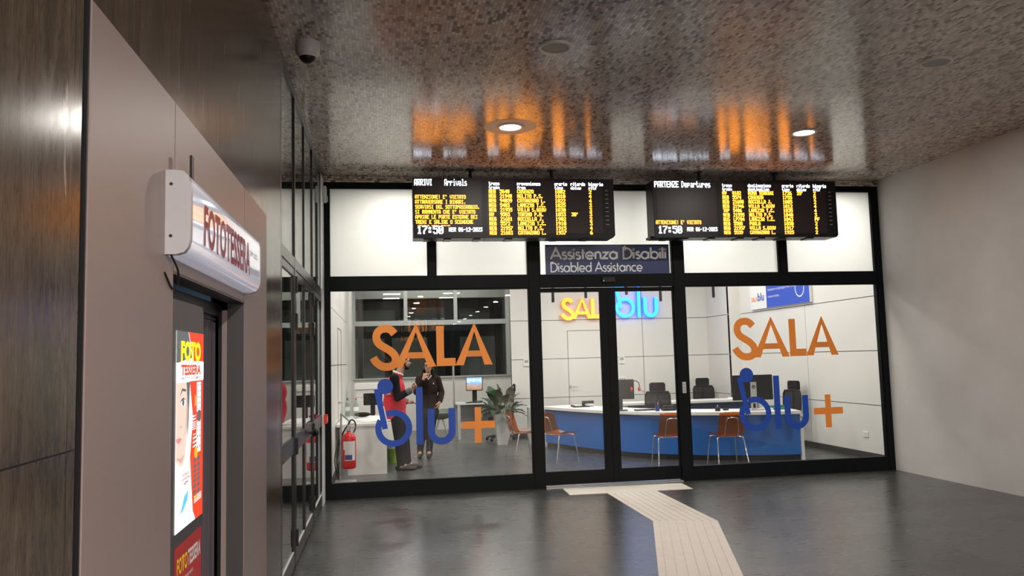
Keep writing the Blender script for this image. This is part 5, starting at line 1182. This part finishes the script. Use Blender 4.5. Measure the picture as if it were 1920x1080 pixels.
# person in the dark hooded jacket, facing the window
t = thing('person', 'person in dark brown hooded jacket and glasses with one hand at the chin', 'person', (1.48, 3.95, 0))
Hc = Vector((1.505, 3.915, 1.60)); hp, HP, HQ = head_prims(Hc, (-.12, -1, -.08))
RS, RE, RW = (1.345, 3.95, 1.37), (1.285, 3.85, 1.145), (1.415, 3.765, 1.375)
LS, LE, LW = (1.665, 3.965, 1.36), (1.735, 3.96, 1.125), (1.690, 3.86, .955)
hips = [((1.42, 3.96, .84), (1.385, 3.94, .46), (1.345, 3.97, .11)), ((1.58, 3.96, .84), (1.53, 3.93, .46), (1.50, 3.93, .11))]
body = hp + [((1.505, 3.965, 1.40), .058, (1.505, 3.935, 1.53), .050), ((1.39, 3.96, 1.37), .06, (1.62, 3.97, 1.36), .06), ((1.505, 3.965, 1.22), (.15, .11, .19)), ((1.50, 3.965, 1.0), (.135, .11, .2)), ((1.50, 3.965, .86), (.16, .12, .12)),
    (RS, .048, RE, .038), (RE, .036, RW, .026), (LS, .048, LE, .038), (LE, .036, LW, .026)]
for a, b, c in hips: body += [(a, .078, b, .052), (b, .050, c, .036), (c, .036, Vector(c)+Vector((-.02, -.10, -.06)), .03)]
body += hand_prims(RW, (.30, -.10, .95), (.6, .75, .05), 1, (1.1, 1.3, .9), .6, .95) + hand_prims(LW, (-.35, -.2, -.9), (-.6, .4, .2), 1, (.5, .7, .5), .5, .95)
blob(body, .0065, 2).build('body', 'skin', t, smooth=True, angle=180)
jk = [((1.505, 3.965, 1.20), (.178, .140, .22)), ((1.50, 3.965, .95), (.185, .145, .28)), ((1.375, 3.96, 1.375), .064, (1.635, 3.97, 1.36), .064), ((1.50, 3.965, .78), (.19, .148, .14)), ((1.505, 3.985, 1.43), (.11, .085, .055))]
blob(jk, .011, 5, [(Vector((0, 0, .70)), Vector((0, 0, -1)))]).build('jacket', 'jacket', t, smooth=True, angle=60)
for S_, E_, W2 in ((RS, RE, RW), (LS, LE, LW)):
    S_, E_, W2 = Vector(S_), Vector(E_), Vector(W2); e2 = E_.lerp(W2, .94)
    blob([(S_, .064, E_, .056), (E_, .056, E_.lerp(W2, .6), .055), (E_.lerp(W2, .6), .055, e2, .048)], .010, 3, [(e2, (W2-E_).normalized())]).build('sleeve', 'jacket', t, smooth=True, angle=60)
blob([(HP(-.035, 0, .030), (.105, .098, .105), HQ), (HP(-.06, 0, -.09), (.075, .105, .11), HQ), (HP(-.005, .085, -.08), .028, HP(.01, .095, -.22), .022), (HP(-.005, -.085, -.08), .028, HP(.01, -.095, -.22), .022)], .009, 3,
     ).build('hair', 'hair', t, smooth=True, angle=180)
blob([(HP(.045, 0, .085), (.045, .07, .024), HQ)], .007, 2).build('hair_fringe', 'hair', t, smooth=True, angle=180)
for k in (-1, 1):
    MB().ball(HP(.084, k*.033, .010), .0105, 12, 8).build('eye', 'eye', t, smooth=True)
m = MB()
for k in (-1, 1): m.tube([HP(.100, k*.034+.023*cos(a), .008+.019*sin(a)) for a in [2*pi*i/16 for i in range(16)]], .0028, 6, closed=True); m.tube([HP(.100, k*.057, .010), HP(.0, k*.085, .012)], .0025, 6)
m.tube([HP(.101, -.012, .012), HP(.101, .012, .012)], .0025, 6); m.build('glasses', 'black', t)
MB().tube([HP(.090, -.018, -.053), HP(.096, 0, -.054), HP(.090, .018, -.053)], .004, 6).build('mouth', 'lips', t)
m = MB(); m.tube([(1.45, 3.825, 1.43), (1.50, 3.83, 1.36), (1.555, 3.825, 1.43)], .014, 8); m.build('collar', 'lgrey', t, smooth=True)
MB().box(1.578, 1.594, 3.806, 3.814, 1.275, 1.30).build('chest_badge', 'lgrey', t)
MB().box(1.497, 1.507, 3.79, 3.82, .74, 1.32).build('zip', 'black', t)
tr = [((1.50, 3.965, .84), (.175, .135, .14))]
for a, b, c in hips: tr += [(a, .098, b, .074), (b, .074, Vector(c)+Vector((0, 0, .03)), .058)]
blob(tr, .012, 4, [(Vector((0, 0, .12)), Vector((0, 0, -1)))]).build('trousers', 'trousers', t, smooth=True, angle=60)
for a, b, c in hips: blob(shoe_prims((c[0], c[1], .13), (c[0]-.03, c[1]-.215, 0)) + [((c[0], c[1], .20), .060, (c[0], c[1], .06), .056)], .008, 3, [(Vector((0, 0, .001)), Vector((0, 0, -1)))]).build('boot', 'shoe', t, smooth=True, angle=60)
